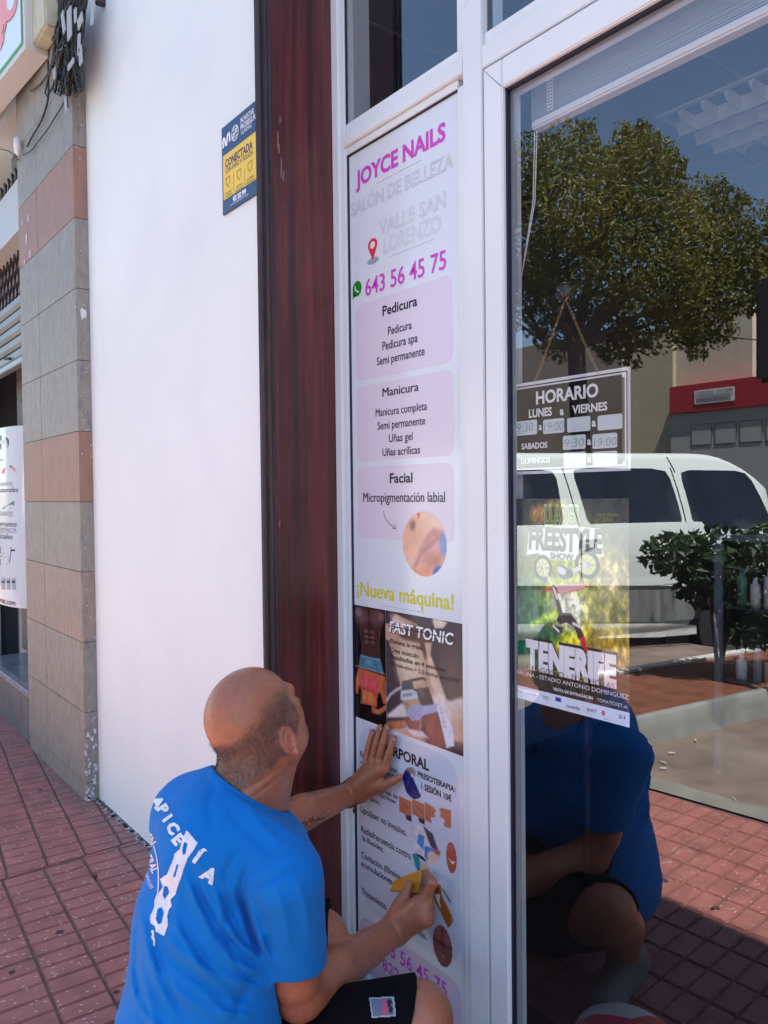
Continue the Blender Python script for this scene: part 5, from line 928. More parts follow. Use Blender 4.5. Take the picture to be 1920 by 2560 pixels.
stand_text('INGREDIENTES', -26, 31, 1206, 1215, GYB, 'grey_lettering'); stand_text('naturales', -8, 46, 1218, 1231, DKB, 'script_lettering', .0, .3); stand_text('COLORANTES', -30, 32, 1279, 1290, GYB, 'grey_lettering'); stand_text('conservantes', -22, 42, 1303, 1315, DKB, 'script_lettering', 0, .3); stand_text('ADITIVOS', -10, 41, 1320, 1331, GYB, 'grey_lettering'); stand_text('artificiales', -26, 32, 1334, 1346, DKB, 'script_lettering', 0, .3)
stand_poly([(5, 1270), (20, 1262), (34, 1252), (36, 1262), (26, 1272), (8, 1273)], ink('herb_green', (90, 125, 90)), 'herb_picture')
stand_poly([(0, 1368), (28, 1368), (28, 1374), (38, 1373), (38, 1377), (28, 1379), (24, 1405), (16, 1411), (0, 1411)], DKB, 'pot_picture'); stand_text('VERDAD', -16, 20, 1386, 1396, mat('stand_paper', (0, 0, 0)), 'pot_lettering', .04)
for i, xx in enumerate((3, 16, 29)): stand_poly([(xx, 1446), (xx+9, 1444), (xx+10, 1474), (xx+1, 1474)], ink('pack_grey', (150, 155, 180)), 'pack_picture'); stand_poly([(xx+1, 1452), (xx+9, 1451), (xx+9, 1457), (xx+1, 1458)], DKB, 'pack_label', .002)
stand_text('www.ownat.com', -40, 38, 1497, 1505, DKB, 'web_lettering', .01)
# ------------------------------------------------------------------ the squatting man: one implicit body, meshed by surface nets
def J(px, py, z): return dep(px, py, z)
RW, UW, AW = RM[:, 0], RM[:, 1], -RM[:, 2]
class Cap:
    def __init__(s, a, b2, ra, rb, k=.012, cut=None): s.a, s.b, s.ra, s.rb, s.k, s.cut = np.asarray(a), np.asarray(b2), ra, rb, k, cut; s.c = (s.a+s.b)/2; s.R = np.linalg.norm(s.b-s.a)/2+max(ra, rb)
    def d(s, P):
        ba = s.b-s.a; t = np.clip(((P-s.a)@ba)/max(ba@ba, 1e-9), 0, 1); e = P-s.a-t[:, None]*ba; d = np.sqrt((e*e).sum(1))-(s.ra+(s.rb-s.ra)*t)
        if s.cut: d = np.maximum(d, (P-s.cut[0])@s.cut[1])
        return d
class Ell:
    def __init__(s, c, M_, r, k=.012, neg=False): s.c, s.M, s.r, s.k, s.neg = np.asarray(c), np.asarray(M_), np.asarray(r), k, neg; s.R = max(r)
    def d(s, P):
        q = (P-s.c)@s.M.T; k0 = np.sqrt(((q/s.r)**2).sum(1)); k1 = np.sqrt(((q/s.r**2)**2).sum(1))+1e-9; return k0*(k0-1)/k1
class Ear:
    def __init__(s, c, M_, k=.005): s.c, s.M, s.k = np.asarray(c), np.asarray(M_), k; s.R = .045
    def d(s, P):
        q = (P-s.c)@s.M.T     # x out, y forward, z up
        def rim(y0, z0, ry, rz, rr, lo=-9):
            a = np.arctan2((q[:, 2]-z0)/rz, (q[:, 1]-y0)/ry); ex = q[:, 1]-y0-ry*np.cos(a); ez = q[:, 2]-z0-rz*np.sin(a); return np.sqrt(ex*ex+ez*ez+(q[:, 0]-.006+.004*np.cos(a))**2)-rr
        d1 = rim(-.002, .004, .0135, .0265, .0042)
        e = np.sqrt((q[:, 1]/.013)**2+((q[:, 2]-.004)/.026)**2)-1; d2 = np.maximum(np.abs(q[:, 0]-.001)-.003, e*.013)
        d3 = np.sqrt((q[:, 0]-.004)**2+(q[:, 1]-.003)**2+(q[:, 2]+.025)**2)-.0075
        d4 = rim(.000, .002, .0075, .0150, .0028)
        return np.minimum(np.minimum(np.minimum(d1, d2), d3), d4)
def field(prims, P):
    d = None
    for p in prims:
        e = p.d(P)
        if getattr(p, 'neg', False):
            d = np.maximum(d, -e) if p.k <= 0 else -smin(-d, e, p.k) if False else np.maximum(d, -e); continue
        d = e if d is None else smin(d, e, p.k)
    return d
def smin(a, b2, k):
    if k <= 0: return np.minimum(a, b2)
    h = np.clip(.5+.5*(b2-a)/k, 0, 1); return b2+(a-b2)*h-k*h*(1-h)
def nets(prims, h, extra=None, pad=.02, N=30, inner=None):
    lo = np.min([p.c-p.R for p in prims], 0)-pad; hi = np.max([p.c+p.R for p in prims], 0)+pad; dims = np.ceil((hi-lo)/h).astype(int)+2; nb_ = (dims+N-1)//N
    CS = np.array([p.c for p in prims]); RS = np.array([p.R for p in prims]); g = np.arange(-1, N+1); V_, I_, Q_ = [], [], []
    S1, S2 = int(dims[0]+N+4), int(dims[1]+N+4); half = h*(N+2)/2*1.7321
    def gid(i, j, k): return ((i+2)*S2+(j+2))*int(dims[2]+N+4)+(k+2)
    for bi in range(nb_[0]):
        for bj in range(nb_[1]):
            for bk_ in range(nb_[2]):
                b0 = np.array([bi, bj, bk_])*N; cc = lo+h*(b0+N/2-.5)
                dist = np.linalg.norm(CS-cc, axis=1)-RS; sel = [p for p, q in zip(prims, dist) if q < half+.03]
                if not sel: continue
                if field(sel, cc[None])[0] > half*1.25+.02: continue
                I, JJ, K = np.meshgrid(g+b0[0], g+b0[1], g+b0[2], indexing='ij'); P = lo+h*np.stack([I, JJ, K], -1).reshape(-1, 3).astype(float)
                D = field(sel, P)
                if extra is not None: D = extra(P, D)
                if D.min() > 0 or D.max() < 0: continue
                n = N+2; D = D.reshape(n, n, n); P = P.reshape(n, n, n, 3); In = D < 0
                s8 = sum(In[a:n-1+a, b_:n-1+b_, c:n-1+c].astype(np.int8) for a in (0, 1) for b_ in (0, 1) for c in (0, 1)); act = (s8 > 0) & (s8 < 8)
                if not act.any(): continue
                acc = np.zeros((n-1, n-1, n-1, 3)); cnt = np.zeros((n-1, n-1, n-1))
                for ax in range(3):
                    o = [0, 0, 0]; o[ax] = 1; sA = tuple(slice(0, n-x) for x in o); sB = tuple(slice(x, n) for x in o); da, db = D[sA], D[sB]; cr = (da < 0) != (db < 0)
                    t = np.where(cr, da/np.where(cr, da-db, 1), 0); pt = P[sA]+(P[sB]-P[sA])*t[..., None]
                    oth = [x for x in range(3) if x != ax]
                    for u_ in (0, 1):
                        for v_ in (0, 1):
                            sl = [slice(0, n-1)]*3; sl[oth[0]] = slice(u_, n-1+u_); sl[oth[1]] = slice(v_, n-1+v_); c2 = cr[tuple(sl)]; acc += np.where(c2[..., None], pt[tuple(sl)], 0); cnt += c2
                    # quads for owned nodes
                    own = [slice(1, N+1)]*3; c3 = cr[tuple(own)] if cr.shape[ax] >= N+1 else None
                    ii = np.argwhere(c3)+1
                    if len(ii):
                        base = ii+b0-1; flip = D[tuple(ii.T)] < 0; e1 = np.zeros(3, int); e2 = np.zeros(3, int); e1[oth[0]] = 1; e2[oth[1]] = 1
                        q = np.stack([gid(*(base-e1*x-e2*y).T) for x, y in ((1, 1), (0, 1), (0, 0), (1, 0))], 1)
                        if ax == 1: flip = ~flip
                        q[~flip] = q[~flip][:, ::-1]; Q_.append(q)
                ai = np.argwhere(act); V_.append(acc[act]/cnt[act][:, None]); I_.append(gid(*((ai+b0-1).T)))
    V = np.concatenate(V_); I = np.concatenate(I_); Q = np.concatenate(Q_); u, first = np.unique(I, return_index=True); V = V[first]; idx = np.searchsorted(u, Q); ok = (idx < len(u)).all(1); idx = np.clip(idx, 0, len(u)-1); ok &= (u[idx] == Q).all(1)
    return V, idx[ok]
def net_obj(name, V, Q, m, parent, col=None):
    me = bpy.data.meshes.new(name); me.vertices.add(len(V)); me.vertices.foreach_set('co', V.astype(np.float32).ravel()); me.loops.add(len(Q)*4); me.loops.foreach_set('vertex_index', Q.astype(np.int32).ravel()); me.polygons.add(len(Q)); me.polygons.foreach_set('loop_start', np.arange(0, len(Q)*4, 4, dtype=np.int32)); me.update(calc_edges=True); me.validate()
    me.materials.append(m); me.polygons.foreach_set('use_smooth', [True]*len(me.polygons))
    if col is not None: ca = me.color_attributes.new('col', 'FLOAT_COLOR', 'POINT'); ca.data.foreach_set('color', np.hstack([col, np.ones((len(col), 1))]).astype(np.float32).ravel())
    o = bpy.data.objects.new(name, me); COL.objects.link(o); o.parent = parent; return o
def rp(px, z): return px*z/F
def C_(a, b2, k=.012, cut=None): return Cap(J(*a[:3]), J(*b2[:3]), rp(a[3], a[2]), rp(b2[3], b2[2]), k, cut)
# head frame
def unit(v): v = np.asarray(v, float); return v/np.linalg.norm(v)
yaw, pit, rol = math.radians(35), math.radians(25), math.radians(14)
HF = unit(RW*math.cos(pit)*math.sin(yaw)+UW*math.sin(pit)+AW*math.cos(pit)*math.cos(yaw)); HR = unit(RW*math.cos(yaw)-AW*math.sin(yaw)); HU = np.cross(HR, HF)
HR, HU = HR*math.cos(rol)+HU*math.sin(rol), HU*math.cos(rol)-HR*math.sin(rol)
HM = np.array([HR, HF, HU]); HC_ = J(638, 1798, 1.55)
HS = .935
def hl(x, y, z): return HC_+(HR*x+HF*y+HU*z)*HS
def he(c, r, k=.012): return Ell(hl(*c), HM, np.array(r)*HS, k)
skin = [he((0, -.006, .022), (.081, .103, .092)), he((0, .034, -.036), (.067, .062, .084), .02), he((0, .042, -.082), (.050, .048, .036), .02),
    he((.048, .014, -.066), (.028, .044, .046), .02), he((-.048, .014, -.066), (.028, .044, .046), .02), he((.052, .050, -.026), (.022, .026, .030), .02), he((-.052, .050, -.026), (.022, .026, .030), .02),
    Cap(hl(-.036, .083, .012), hl(.036, .083, .012), .015, .015, .012), Cap(hl(0, .092, -.004), hl(0, .112, -.038), .008, .012, .010), Cap(hl(.010, .098, -.040), hl(-.010, .098, -.040), .009, .009, .006),
    he((0, .074, -.104), (.026, .022, .020), .012), Cap(hl(-.020, .088, -.070), hl(.020, .088, -.070), .006, .006, .006), Cap(hl(-.018, .087, -.079), hl(.018, .087, -.079), .007, .007, .004)]
for sg in (1, -1):
    out = unit(HR*sg*.93-HF*.36+HU*.05); fw = unit(HF-out*(HF@out)+HU*-.12); upv = np.cross(out*sg, fw); upv = unit(upv if upv@HU > 0 else -upv); skin.append(Ear(hl(.0765*sg, -.006, -.056), np.array([out, fw, upv]), .004))
skin += [Cap(hl(0, -.020, -.045), J(612, 2035, 1.53), .060, .070, .03), Cap(hl(0, -.050, -.045), J(590, 2000, 1.51), .046, .062, .02), Cap(hl(0, .03, -.08), J(650, 2060, 1.57), .040, .050, .03)]
for (px0, py0, px1, py1) in ((548, 1918, 640, 1952), (552, 1934, 640, 1972)): pass
# left arm, hand flat on the poster
def OP(px, py, off): return onY(px, py, GY-off)
wl = OP(874, 1985, .038); zl = proj(wl)[2]
skin += [C_((560, 2075, 1.70, 60), (665, 2066, 1.79, 52)), Cap(J(665, 2066, 1.79), J(760, 2030, 1.90), rp(52, 1.79), rp(43, 1.9), .01), Cap(J(760, 2030, 1.90), wl, rp(43, 1.9), rp(27, zl), .01)]
def flat_palm(pts, r, k=.008): return [Cap(OP(*a), OP(*b2), r1, r2, k) for a, b2, r1, r2 in pts]
skin += [Cap(wl, OP(918, 1915, .020), .025, .0125, .012), Cap(wl, OP(934, 1912, .022), .025, .014, .012), Cap(wl, OP(950, 1915, .022), .026, .014, .012), Cap(wl, OP(962, 1922, .021), .026, .0135, .012), Cap(OP(905, 1985, .026), OP(950, 1962, .020), .022, .016, .012)]
for (b0, m0, t0, r0) in [((916, 1898), (923, 1863), (931, 1829), .0088), ((931, 1900), (941, 1856), (951, 1817), .0096), ((947, 1904), (958, 1858), (968, 1816), .0100), ((964, 1914), (974, 1880), (984, 1844), .0098)]:
    skin += [Cap(OP(*b0, .020), OP(*m0, .0165), r0*1.15, r0*1.04, .006), Cap(OP(*m0, .0165), OP(*t0, .0095), r0*1.0, r0*.82, .003)]
skin += [Cap(OP(928, 1972, .024), OP(962, 1962, .020), .017, .0135, .010), Cap(OP(962, 1962, .020), OP(984, 1951, .016), .0125, .011, .004), Cap(OP(984, 1951, .016), OP(1000, 1943, .011), .0105, .0085, .003)]
# right arm
skin += [C_((722, 2300, 1.42, 64), (738, 2440, 1.47, 58)), C_((738, 2440, 1.47, 60), (750, 2484, 1.50, 59), .01), C_((750, 2484, 1.50, 58), (835, 2432, 1.62, 56), .02), C_((835, 2432, 1.62, 56), (920, 2370, 1.78, 43), .012), C_((920, 2370, 1.78, 43), (985, 2325, float(proj(OP(985, 2325, .085))[2]), 33), .01)]
WR = OP(985, 2325, .085)
def pr(r): return r*1.92/F
skin += [Cap(WR, OP(1008, 2272, .055), pr(33), pr(29), .014), Cap(WR, OP(1050, 2266, .045), pr(34), pr(27), .014), Cap(OP(1003, 2312, .070), OP(1058, 2292, .045), pr(34), pr(25), .014), Cap(OP(1058, 2292, .042), OP(1068, 2250, .036), pr(23), pr(16), .012)]
skin += [Cap(OP(1066, 2246, .036), OP(1081, 2206, .034), pr(13.5), pr(12), .006), Cap(OP(1081, 2206, .034), OP(1066, 2183, .016), pr(11.5), pr(9.5), .003), Cap(OP(990, 2292, .060), OP(1010, 2248, .052), pr(20), pr(14), .012), Cap(OP(1010, 2248, .052), OP(1023, 2211, .036), pr(13.5), pr(10.5), .004)]
for (a, b2, c) in [((1062, 2256, .034), (1056, 2226, .016), (1043, 2240, .024)), ((1048, 2268, .036), (1036, 2236, .014), (1024, 2246, .024)), ((1034, 2282, .040), (1014, 2250, .014), (1004, 2260, .024))]:
    skin += [Cap(OP(*a), OP(*b2), pr(12), pr(10.5), .005), Cap(OP(*b2), OP(*c), pr(10.5), pr(9), .003)]
# legs
KR = J(1038, 2547, 1.47); KL = J(800, 2346, 1.72)
AR = np.array([KR[0]-.02, KR[1]-.10, .09]); AL = np.array([KL[0]-.02, KL[1]-.20, .085])
skin += [Cap(J(900, 2600, 1.52), KR, rp(88, 1.52), rp(86, 1.47), .02), Cap(KR, KR*.6+AR*.4-np.array([0, .02, 0]), .055, .055, .02), Cap(KR*.6+AR*.4-np.array([0, .02, 0]), AR, .055, .036, .02), Ell(KR+RW*.008+UW*.004, RM.T, (.060, .056, .055), .02)]
skin += [Cap(J(740, 2400, 1.70), KL, rp(66, 1.70), rp(66, 1.72), .02), Cap(KL, AL, rp(62, 1.72), .04, .02)]
def skin_extra(P, D):
    q = (P-HC_)@HM.T; m = np.exp(-((q[:, 1]+.075)/.035)**2)*(np.abs(q[:, 0]) < .075)
    for z0, w_, a in ((-.083, .0035, .0040), (-.101, .0035, .0035)): D = D+a*m*np.exp(-((q[:, 2]-z0+.12*(q[:, 1]+.07))/w_)**2)
    return D
man = thing('person', 'bald man in bright blue T-shirt squatting and pressing the poster flat', 'person')
V, Q = nets(skin, .0030, skin_extra)
ql = (V-HC_)@HM.T/HS
def vnoise(V, s, seed=0): return np.array([noise.noise((v[0]*s+seed, v[1]*s, v[2]*s)) for v in V])
n1 = vnoise(V, 18); n2 = vnoise(V, 90, 5)
base = np.array([.38, .137, .072]); col = base*(1+.16*n1[:, None]+.13*n2[:, None])
near = np.linalg.norm(V-HC_, axis=1) < .16
earm = np.exp(-((ql[:, 0]-.082)**2+(ql[:, 1]+.004)**2+(ql[:, 2]+.056)**2)/.030**2); col = col*(1-earm[:, None]*.6)+np.array([.46, .15, .11])*earm[:, None]*.6
def hairmask(q, nz):
    x, y, z = q.T; back = np.clip((-y-.0)/.09, 0, 1); top = .050-.028*back**1.3-.35*np.clip(y-.03, 0, 1); low = -.082-.004*back+.75*np.clip(y+.005, 0, .08); e = .008*nz
    m = np.clip((top+.006+e-z)/.032, 0, 1)*np.clip((z-low+e*.5)/.012, 0, 1)*np.clip((.062-y+e)/.016, 0, 1); m *= np.clip((np.abs(x)-.028*(1-back)*0-.0)/.02+back*3, 0, 1); return m
hm = hairmask(ql, vnoise(V, 60, 9))*near
er = np.clip(1-np.sqrt((ql[:, 1]+.006)**2+((ql[:, 2]+.056)*.6)**2)/.026, 0, 1)*(np.abs(ql[:, 0]) > .073); hm = hm*(1-np.clip(er*4, 0, 1))
col = col*(1-hm[:, None]*.55)+np.array([.105, .072, .055])*hm[:, None]*.55
st_ = near*np.clip((ql[:, 1]-.02)/.03, 0, 1)*np.clip((-.045-ql[:, 2])/.02, 0, 1); col = col*(1-.25*st_[:, None])+np.array([.16, .11, .09])*.25*st_[:, None]
SKM = attr_mat('skin', 'col', .37, .5, bump=.42, bscale=130, sss=.08)
body = net_obj('body', V, Q, SKM, man, np.clip(col, 0, 1))
# stubble hair on the head, fine hair on the arms
me = body.data; me.calc_loop_triangles(); VN = np.zeros((len(V), 3), np.float32); me.vertices.foreach_get('co', VN.ravel()) if False else None
nrm = np.zeros(len(me.vertices)*3, np.float32); me.vertices.foreach_get('normal', nrm); nrm = nrm.reshape(-1, 3)
def hairs(name, idx, n, ln, wd, direction, m, jit=.5):
    q = MB(); pick = rng.choice(idx, n)
    for i in pick:
        p = V[i]+rng.normal(size=3)*.0012; d = nrm[i]*.55+direction(V[i])*.9+rng.normal(size=3)*jit*.5; d = unit(d)*ln*rng.uniform(.5, 1.3); s = np.cross(d, rng.normal(size=3)); s = unit(s)*wd*.5
        q.add([p-s, p+s, p+d], [(0, 1, 2)])
    return q.build(name, m, man, recalc=False)
idx = np.where(hm > .30)[0]; wgt = idx[rng.random(len(idx)) < hm[idx]**1.5]
hairs('head_hair', wgt, 15000, .0055, .0005, lambda p: -HU*.7-HF*.5, mat('hair_brown', (.095, .068, .055), .5, var=.6, vscale=60))
tt = proj((0, 0, 0)); fa = [i for i in range(len(V)) if (V[i, 1] > .62)]
pj = (V-CAMP)@RM; pxx = CXP-F*pj[:, 0]/pj[:, 2]; pyy = CYP+F*pj[:, 1]/pj[:, 2]
arm = np.where(((pyy > 2180) & (pxx > 760) & (pxx < 1075) & (pyy < 2500) & (-pj[:, 2] > 1.6)) | ((pyy > 1960) & (pyy < 2100) & (pxx > 650) & (pxx < 905)))[0]
hairs('arm_hair', arm, 2600, .009, .00035, lambda p: RW*.7-UW*.4, mat('arm_hair', (.10, .06, .045), .5), .8)
# eyes
for sg in (1, -1):
    c = hl(.030*sg, .076, -.012); q = MB(); q.lathe(c, [(.011*math.sin(t), -.011*math.cos(t)) for t in np.linspace(.05, 3.09, 10)], 16); q.build('eye', mat('eye_white', (.7, .68, .66), .2), man, True)
# T-shirt
HEMP = J(741, 2412, 1.46); HEMN = unit(J(738, 2440, 1.47)-J(715, 2190, 1.40)); HEMN = unit(HEMN-AW*.35)
shirt = [C_((490, 2045, 1.56, 112), (560, 2110, 1.50, 165)), C_((560, 2110, 1.50, 165), (540, 2300, 1.50, 192), .03), C_((540, 2300, 1.50, 192), (506, 2570, 1.48, 202), .03), C_((506, 2570, 1.48, 202), (510, 2700, 1.46, 205), .03),
    C_((590, 2300, 1.56, 125), (570, 2480, 1.62, 115), .04), C_((520, 2070, 1.66, 82), (600, 2080, 1.70, 78), .04), C_((600, 2040, 1.53, 96), (700, 2150, 1.44, 84), .05), C_((565, 2020, 1.54, 98), (640, 2070, 1.55, 92), .04), C_((640, 2160, 1.50, 130), (640, 2260, 1.52, 120), .04),
    C_((600, 2070, 1.70, 75), (672, 2072, 1.78, 62), .03), C_((570, 2110, 1.70, 84), (560, 2330, 1.66, 120), .03)]
sleeve = Cap(J(714, 2194, 1.405), J(741, 2440, 1.47), rp(95, 1.405), rp(78, 1.47), .018, (HEMP, HEMN)); shirt.append(sleeve)
def seg_d(px, py, pts):
    dm = np.full(px.shape, 1e9); tt_ = np.zeros(px.shape); L = len(pts)-1
    for i in range(L):
        x0, y0 = pts[i]; x1, y1 = pts[i+1]; t = np.clip(((px-x0)*(x1-x0)+(py-y0)*(y1-y0))/((x1-x0)**2+(y1-y0)**2), 0, 1); d = np.hypot(px-x0-t*(x1-x0), py-y0-t*(y1-y0)); m = d < dm; dm = np.where(m, d, dm); tt_ = np.where(m, (i+t)/L, tt_)
    return dm, tt_
FOLDS = [([(459, 2174), (488, 2253), (531, 2347), (589, 2409), (662, 2445)], .0060, 11), ([(470, 2160), (505, 2250), (553, 2330), (612, 2392), (664, 2420)], -.0050, 12), ([(502, 2202), (553, 2311), (625, 2383), (660, 2400)], .0050, 10), ([(568, 2215), (575, 2289), (607, 2347), (640, 2380)], -.0065, 11), ([(540, 2225), (556, 2290), (600, 2352)], .0045, 9),
    ([(598, 2225), (611, 2275), (625, 2325), (655, 2400)], -.016, 9), ([(620, 2240), (640, 2320), (662, 2390)], .004, 10), ([(408, 2333), (474, 2398), (582, 2456), (698, 2470)], .0055, 13), ([(400, 2370), (470, 2432), (570, 2490), (660, 2500)], -.0045, 13), ([(372, 2398), (452, 2488), (531, 2535), (620, 2550)], .0045, 14), ([(347, 2253), (368, 2362), (392, 2452), (440, 2540)], .0045, 12), ([(380, 2330), (410, 2440), (470, 2560)], -.004, 14), ([(360, 2440), (380, 2520), (400, 2600)], .004, 12),
    ([(625, 2231), (660, 2205), (710, 2185), (770, 2160)], -.0035, 5), ([(690, 2215), (712, 2290), (722, 2370)], .003, 12), ([(740, 2190), (764, 2260), (775, 2350)], .003, 12), ([(650, 2250), (668, 2330), (690, 2400)], -.003, 10), ([(610, 2000), (650, 2060), (700, 2110)], .003, 14), ([(560, 1990), (600, 2060), (650, 2110), (700, 2150)], -.003, 16), ([(545, 1960), (520, 2010), (530, 2080)], -.0035, 12), ([(600, 2120), (570, 2170), (560, 2215)], -.003, 12), ([(450, 2200), (440, 2280), (450, 2360)], .0028, 12), ([(420, 2210), (405, 2300), (420, 2400)], -.003, 12),
    ([(590, 2240), (560, 2330), (600, 2430), (680, 2480)], -.0035, 9), ([(640, 2440), (600, 2500), (590, 2560)], -.004, 14), ([(345, 2300), (340, 2420), (350, 2540)], -.0035, 10), ([(430, 2300), (500, 2420), (600, 2520)], .0045, 9), ([(445, 2290), (520, 2410), (620, 2500)], -.004, 9), ([(500, 2480), (560, 2530), (640, 2540)], .0045, 9), ([(480, 2130), (520, 2190), (560, 2280)], .003, 9), ([(330, 2460), (350, 2520), (400, 2580)], .005, 10), ([(620, 2160), (600, 2230), (590, 2300)], -.005, 9), ([(650, 2330), (668, 2380), (690, 2420)], .0035, 7)]
neckA, neckB = J(598, 1985, 1.52), J(660, 1840, 1.56)
def shirt_extra(P, D):
    c = (P-CAMP)@RM; px = CXP-F*c[:, 0]/c[:, 2]; py = CYP+F*c[:, 1]/c[:, 2]; m = np.abs(D) < .03
    if m.any():
        x, y = px[m], py[m]; e = np.zeros(x.shape)
        for pts, a, w_ in FOLDS: d, t = seg_d(x, y, pts); e += 1.6*a*np.exp(-(d/(w_*.85))**2)*np.clip(np.sin(math.pi*np.clip(t, .04, .96))*1.6, 0, 1)
        u = x*.8+y*.6; v = y*.8-x*.6; w1 = np.sin(v*.055+1.7*np.sin(u*.012+1.3)+.9*np.sin(v*.017)); w2 = np.sin((x*.35+y)*.10+2.1*np.sin(x*.02)+1.5*np.sin(y*.013+2)); msk = .5+.5*np.sin(x*.013+y*.009+.7)
        e += .0019*np.maximum(w1, 0)**3*msk+.0010*np.maximum(w2, 0)**3*(1-msk)*1.3
        D = D.copy(); D[m] -= e
    # hollow sleeve end and open neck
    ax = sleeve.b-sleeve.a; t = ((P-sleeve.a)@ax)/(ax@ax); rr = np.sqrt((((P-sleeve.a)-t[:, None]*ax)**2).sum(1)); inn = rr-(sleeve.ra+(sleeve.rb-sleeve.ra)*np.clip(t, 0, 1)-.006); cav = np.maximum(inn, -((P-HEMP)@HEMN+.03)); D = np.maximum(D, -cav)
    # neckline plane
    D = np.maximum(D, (P-NP)@NN); return D
cA, cB, cC_ = J(532, 1905, 1.47), J(620, 1975, 1.43), J(712, 2022, 1.52)
NN = np.cross(cB-cA, cC_-cA); NN = unit(NN); NN = NN if NN@UW > 0 else -NN; NP = cB-NN*.002
NN = unit(UW*.78+RW*.50+AW*.20); NP = J(618, 1986, 1.50)
V2, Q2 = nets(shirt, .0038, shirt_extra)
SHM = mat('blue_cotton', (.003, .165, .53), .85, spec=.15, var=.05, vscale=12, bump=.22, bscale=420); SHM.node_tree.nodes['Principled BSDF'].inputs['Sheen Weight'].default_value = .05
shirt_o = net_obj('t_shirt', V2, Q2, SHM, man)
# collar band round the neck
ax = unit(J(640, 1880, 1.55)-J(606, 2010, 1.52)); 
bvS = BVHTree.FromPolygons([tuple(v) for v in V2], [tuple(q) for q in Q2]); bvB = BVHTree.FromPolygons([tuple(v) for v in V], [tuple(q) for q in Q])
cen = J(612, 1985, 1.53); e1 = unit(np.cross(NN, UW)); e2 = np.cross(NN, e1); cpts = []
o_ = cen-NN*((cen-NP)@NN)
for k in range(48):
    a = 2*math.pi*k/48; d = e1*math.cos(a)+e2*math.sin(a); h_ = bvB.ray_cast(Vector(o_+d*.16), Vector(-d), .16)
    r_ = np.linalg.norm(np.array(h_[0])-o_)+.004 if h_[0] is not None else .07; cpts.append((a, min(r_, .095)))
rs_ = np.array([c[1] for c in cpts]); rs_ = np.convolve(np.r_[rs_[-3:], rs_, rs_[:3]], np.ones(7)/7, 'valid')
ring = [o_+(e1*math.cos(a)+e2*math.sin(a))*r_ for (a, _), r_ in zip(cpts, rs_)]
q = MB(); n = len(ring); vs = []
for i, p in enumerate(ring):
    d = unit(p-o_)
    for (x, y) in ((.001, .006), (.004, .005), (.007, -.003), (.008, -.012), (.003, -.014), (.000, .0)): vs.append(p+d*x+NN*y)
q.add(vs, [(i*6+j, ((i+1) % n)*6+j, ((i+1) % n)*6+(j+1) % 6, i*6+(j+1) % 6) for i in range(n) for j in range(6)]); q.build('collar', SHM, shirt_o, True)
# prints are laid on the cloth where the photo shows them
def on_cloth(px, py, bv=bvS, off=.0012):
    r = unit(ray(px, py)); h_ = bv.ray_cast(Vector(CAMP), Vector(r), 6)
    if h_[0] is None: return None
    nn = np.array(h_[1]); nn = nn if nn@r < 0 else -nn; return np.array(h_[0])+nn*off
def lay(pts2, faces, name, m, parent, bv=bvS, off=.0012):
    P_ = [on_cloth(x, y, bv, off) for x, y in pts2]; q = MB(); mp = {}; vs = []
    for i, p in enumerate(P_):
        if p is not None: mp[i] = len(vs); vs.append(p)
    fs = [tuple(mp[i] for i in f) for f in faces if all(i in mp for i in f)]; fs = [f for f in fs if max(np.linalg.norm(vs[f[0]]-vs[i]) for i in f) < .03]
    if fs: q.add(vs, fs); return q.build(name, m, parent, recalc=False)
def lay_text(t, cx, cy, hpx, ang, name, m, parent, wpx=None, bold=.0, bv=bvS, off=.0012, shear=0.):
    v, f = text_mesh(t, 1., bold, 0., shear, res=2); s = hpx/CAPH; mx_ = (v[:, 0].max()+v[:, 0].min())/2; sx = s if wpx is None else wpx/(v[:, 0].max()-v[:, 0].min()); ca, sa = math.cos(ang), math.sin(ang)
    U = (v[:, 0]-mx_)*sx; W = (v[:, 1]-CAPH/2)*s; st_ = 1.0; nx = int((U.max()-U.min())/st_)+1; ny = int((W.max()-W.min())/st_)+1; gx, gy = np.meshgrid(U.min()+(np.arange(nx)+.5)*st_, W.min()+(np.arange(ny)+.5)*st_, indexing='ij'); ins = np.zeros(gx.shape, bool)
    for q_ in f:
        I_ = np.zeros(gx.shape, bool); k = len(q_)
        for i in range(k):
            x0, y0, x1, y1 = U[q_[i]], W[q_[i]], U[q_[(i+1) % k]], W[q_[(i+1) % k]]
            if y0 != y1: I_ ^= ((y0 > gy) != (y1 > gy)) & (gx < (x1-x0)*(gy-y0)/(y1-y0)+x0)
        ins |= I_
    pts, ids, fs = [], {}, []
    for i, j in np.argwhere(ins):
        q_ = []
        for (a, b2) in ((i, j), (i+1, j), (i+1, j+1), (i, j+1)):
            if (a, b2) not in ids: x, y = U.min()+a*st_, W.min()+b2*st_; ids[(a, b2)] = len(pts); pts.append((cx+x*ca-y*sa, cy-(x*sa+y*ca)))
            q_.append(ids[(a, b2)])
        fs.append(tuple(q_))
    return lay(pts, fs, name, m, parent, bv, off)
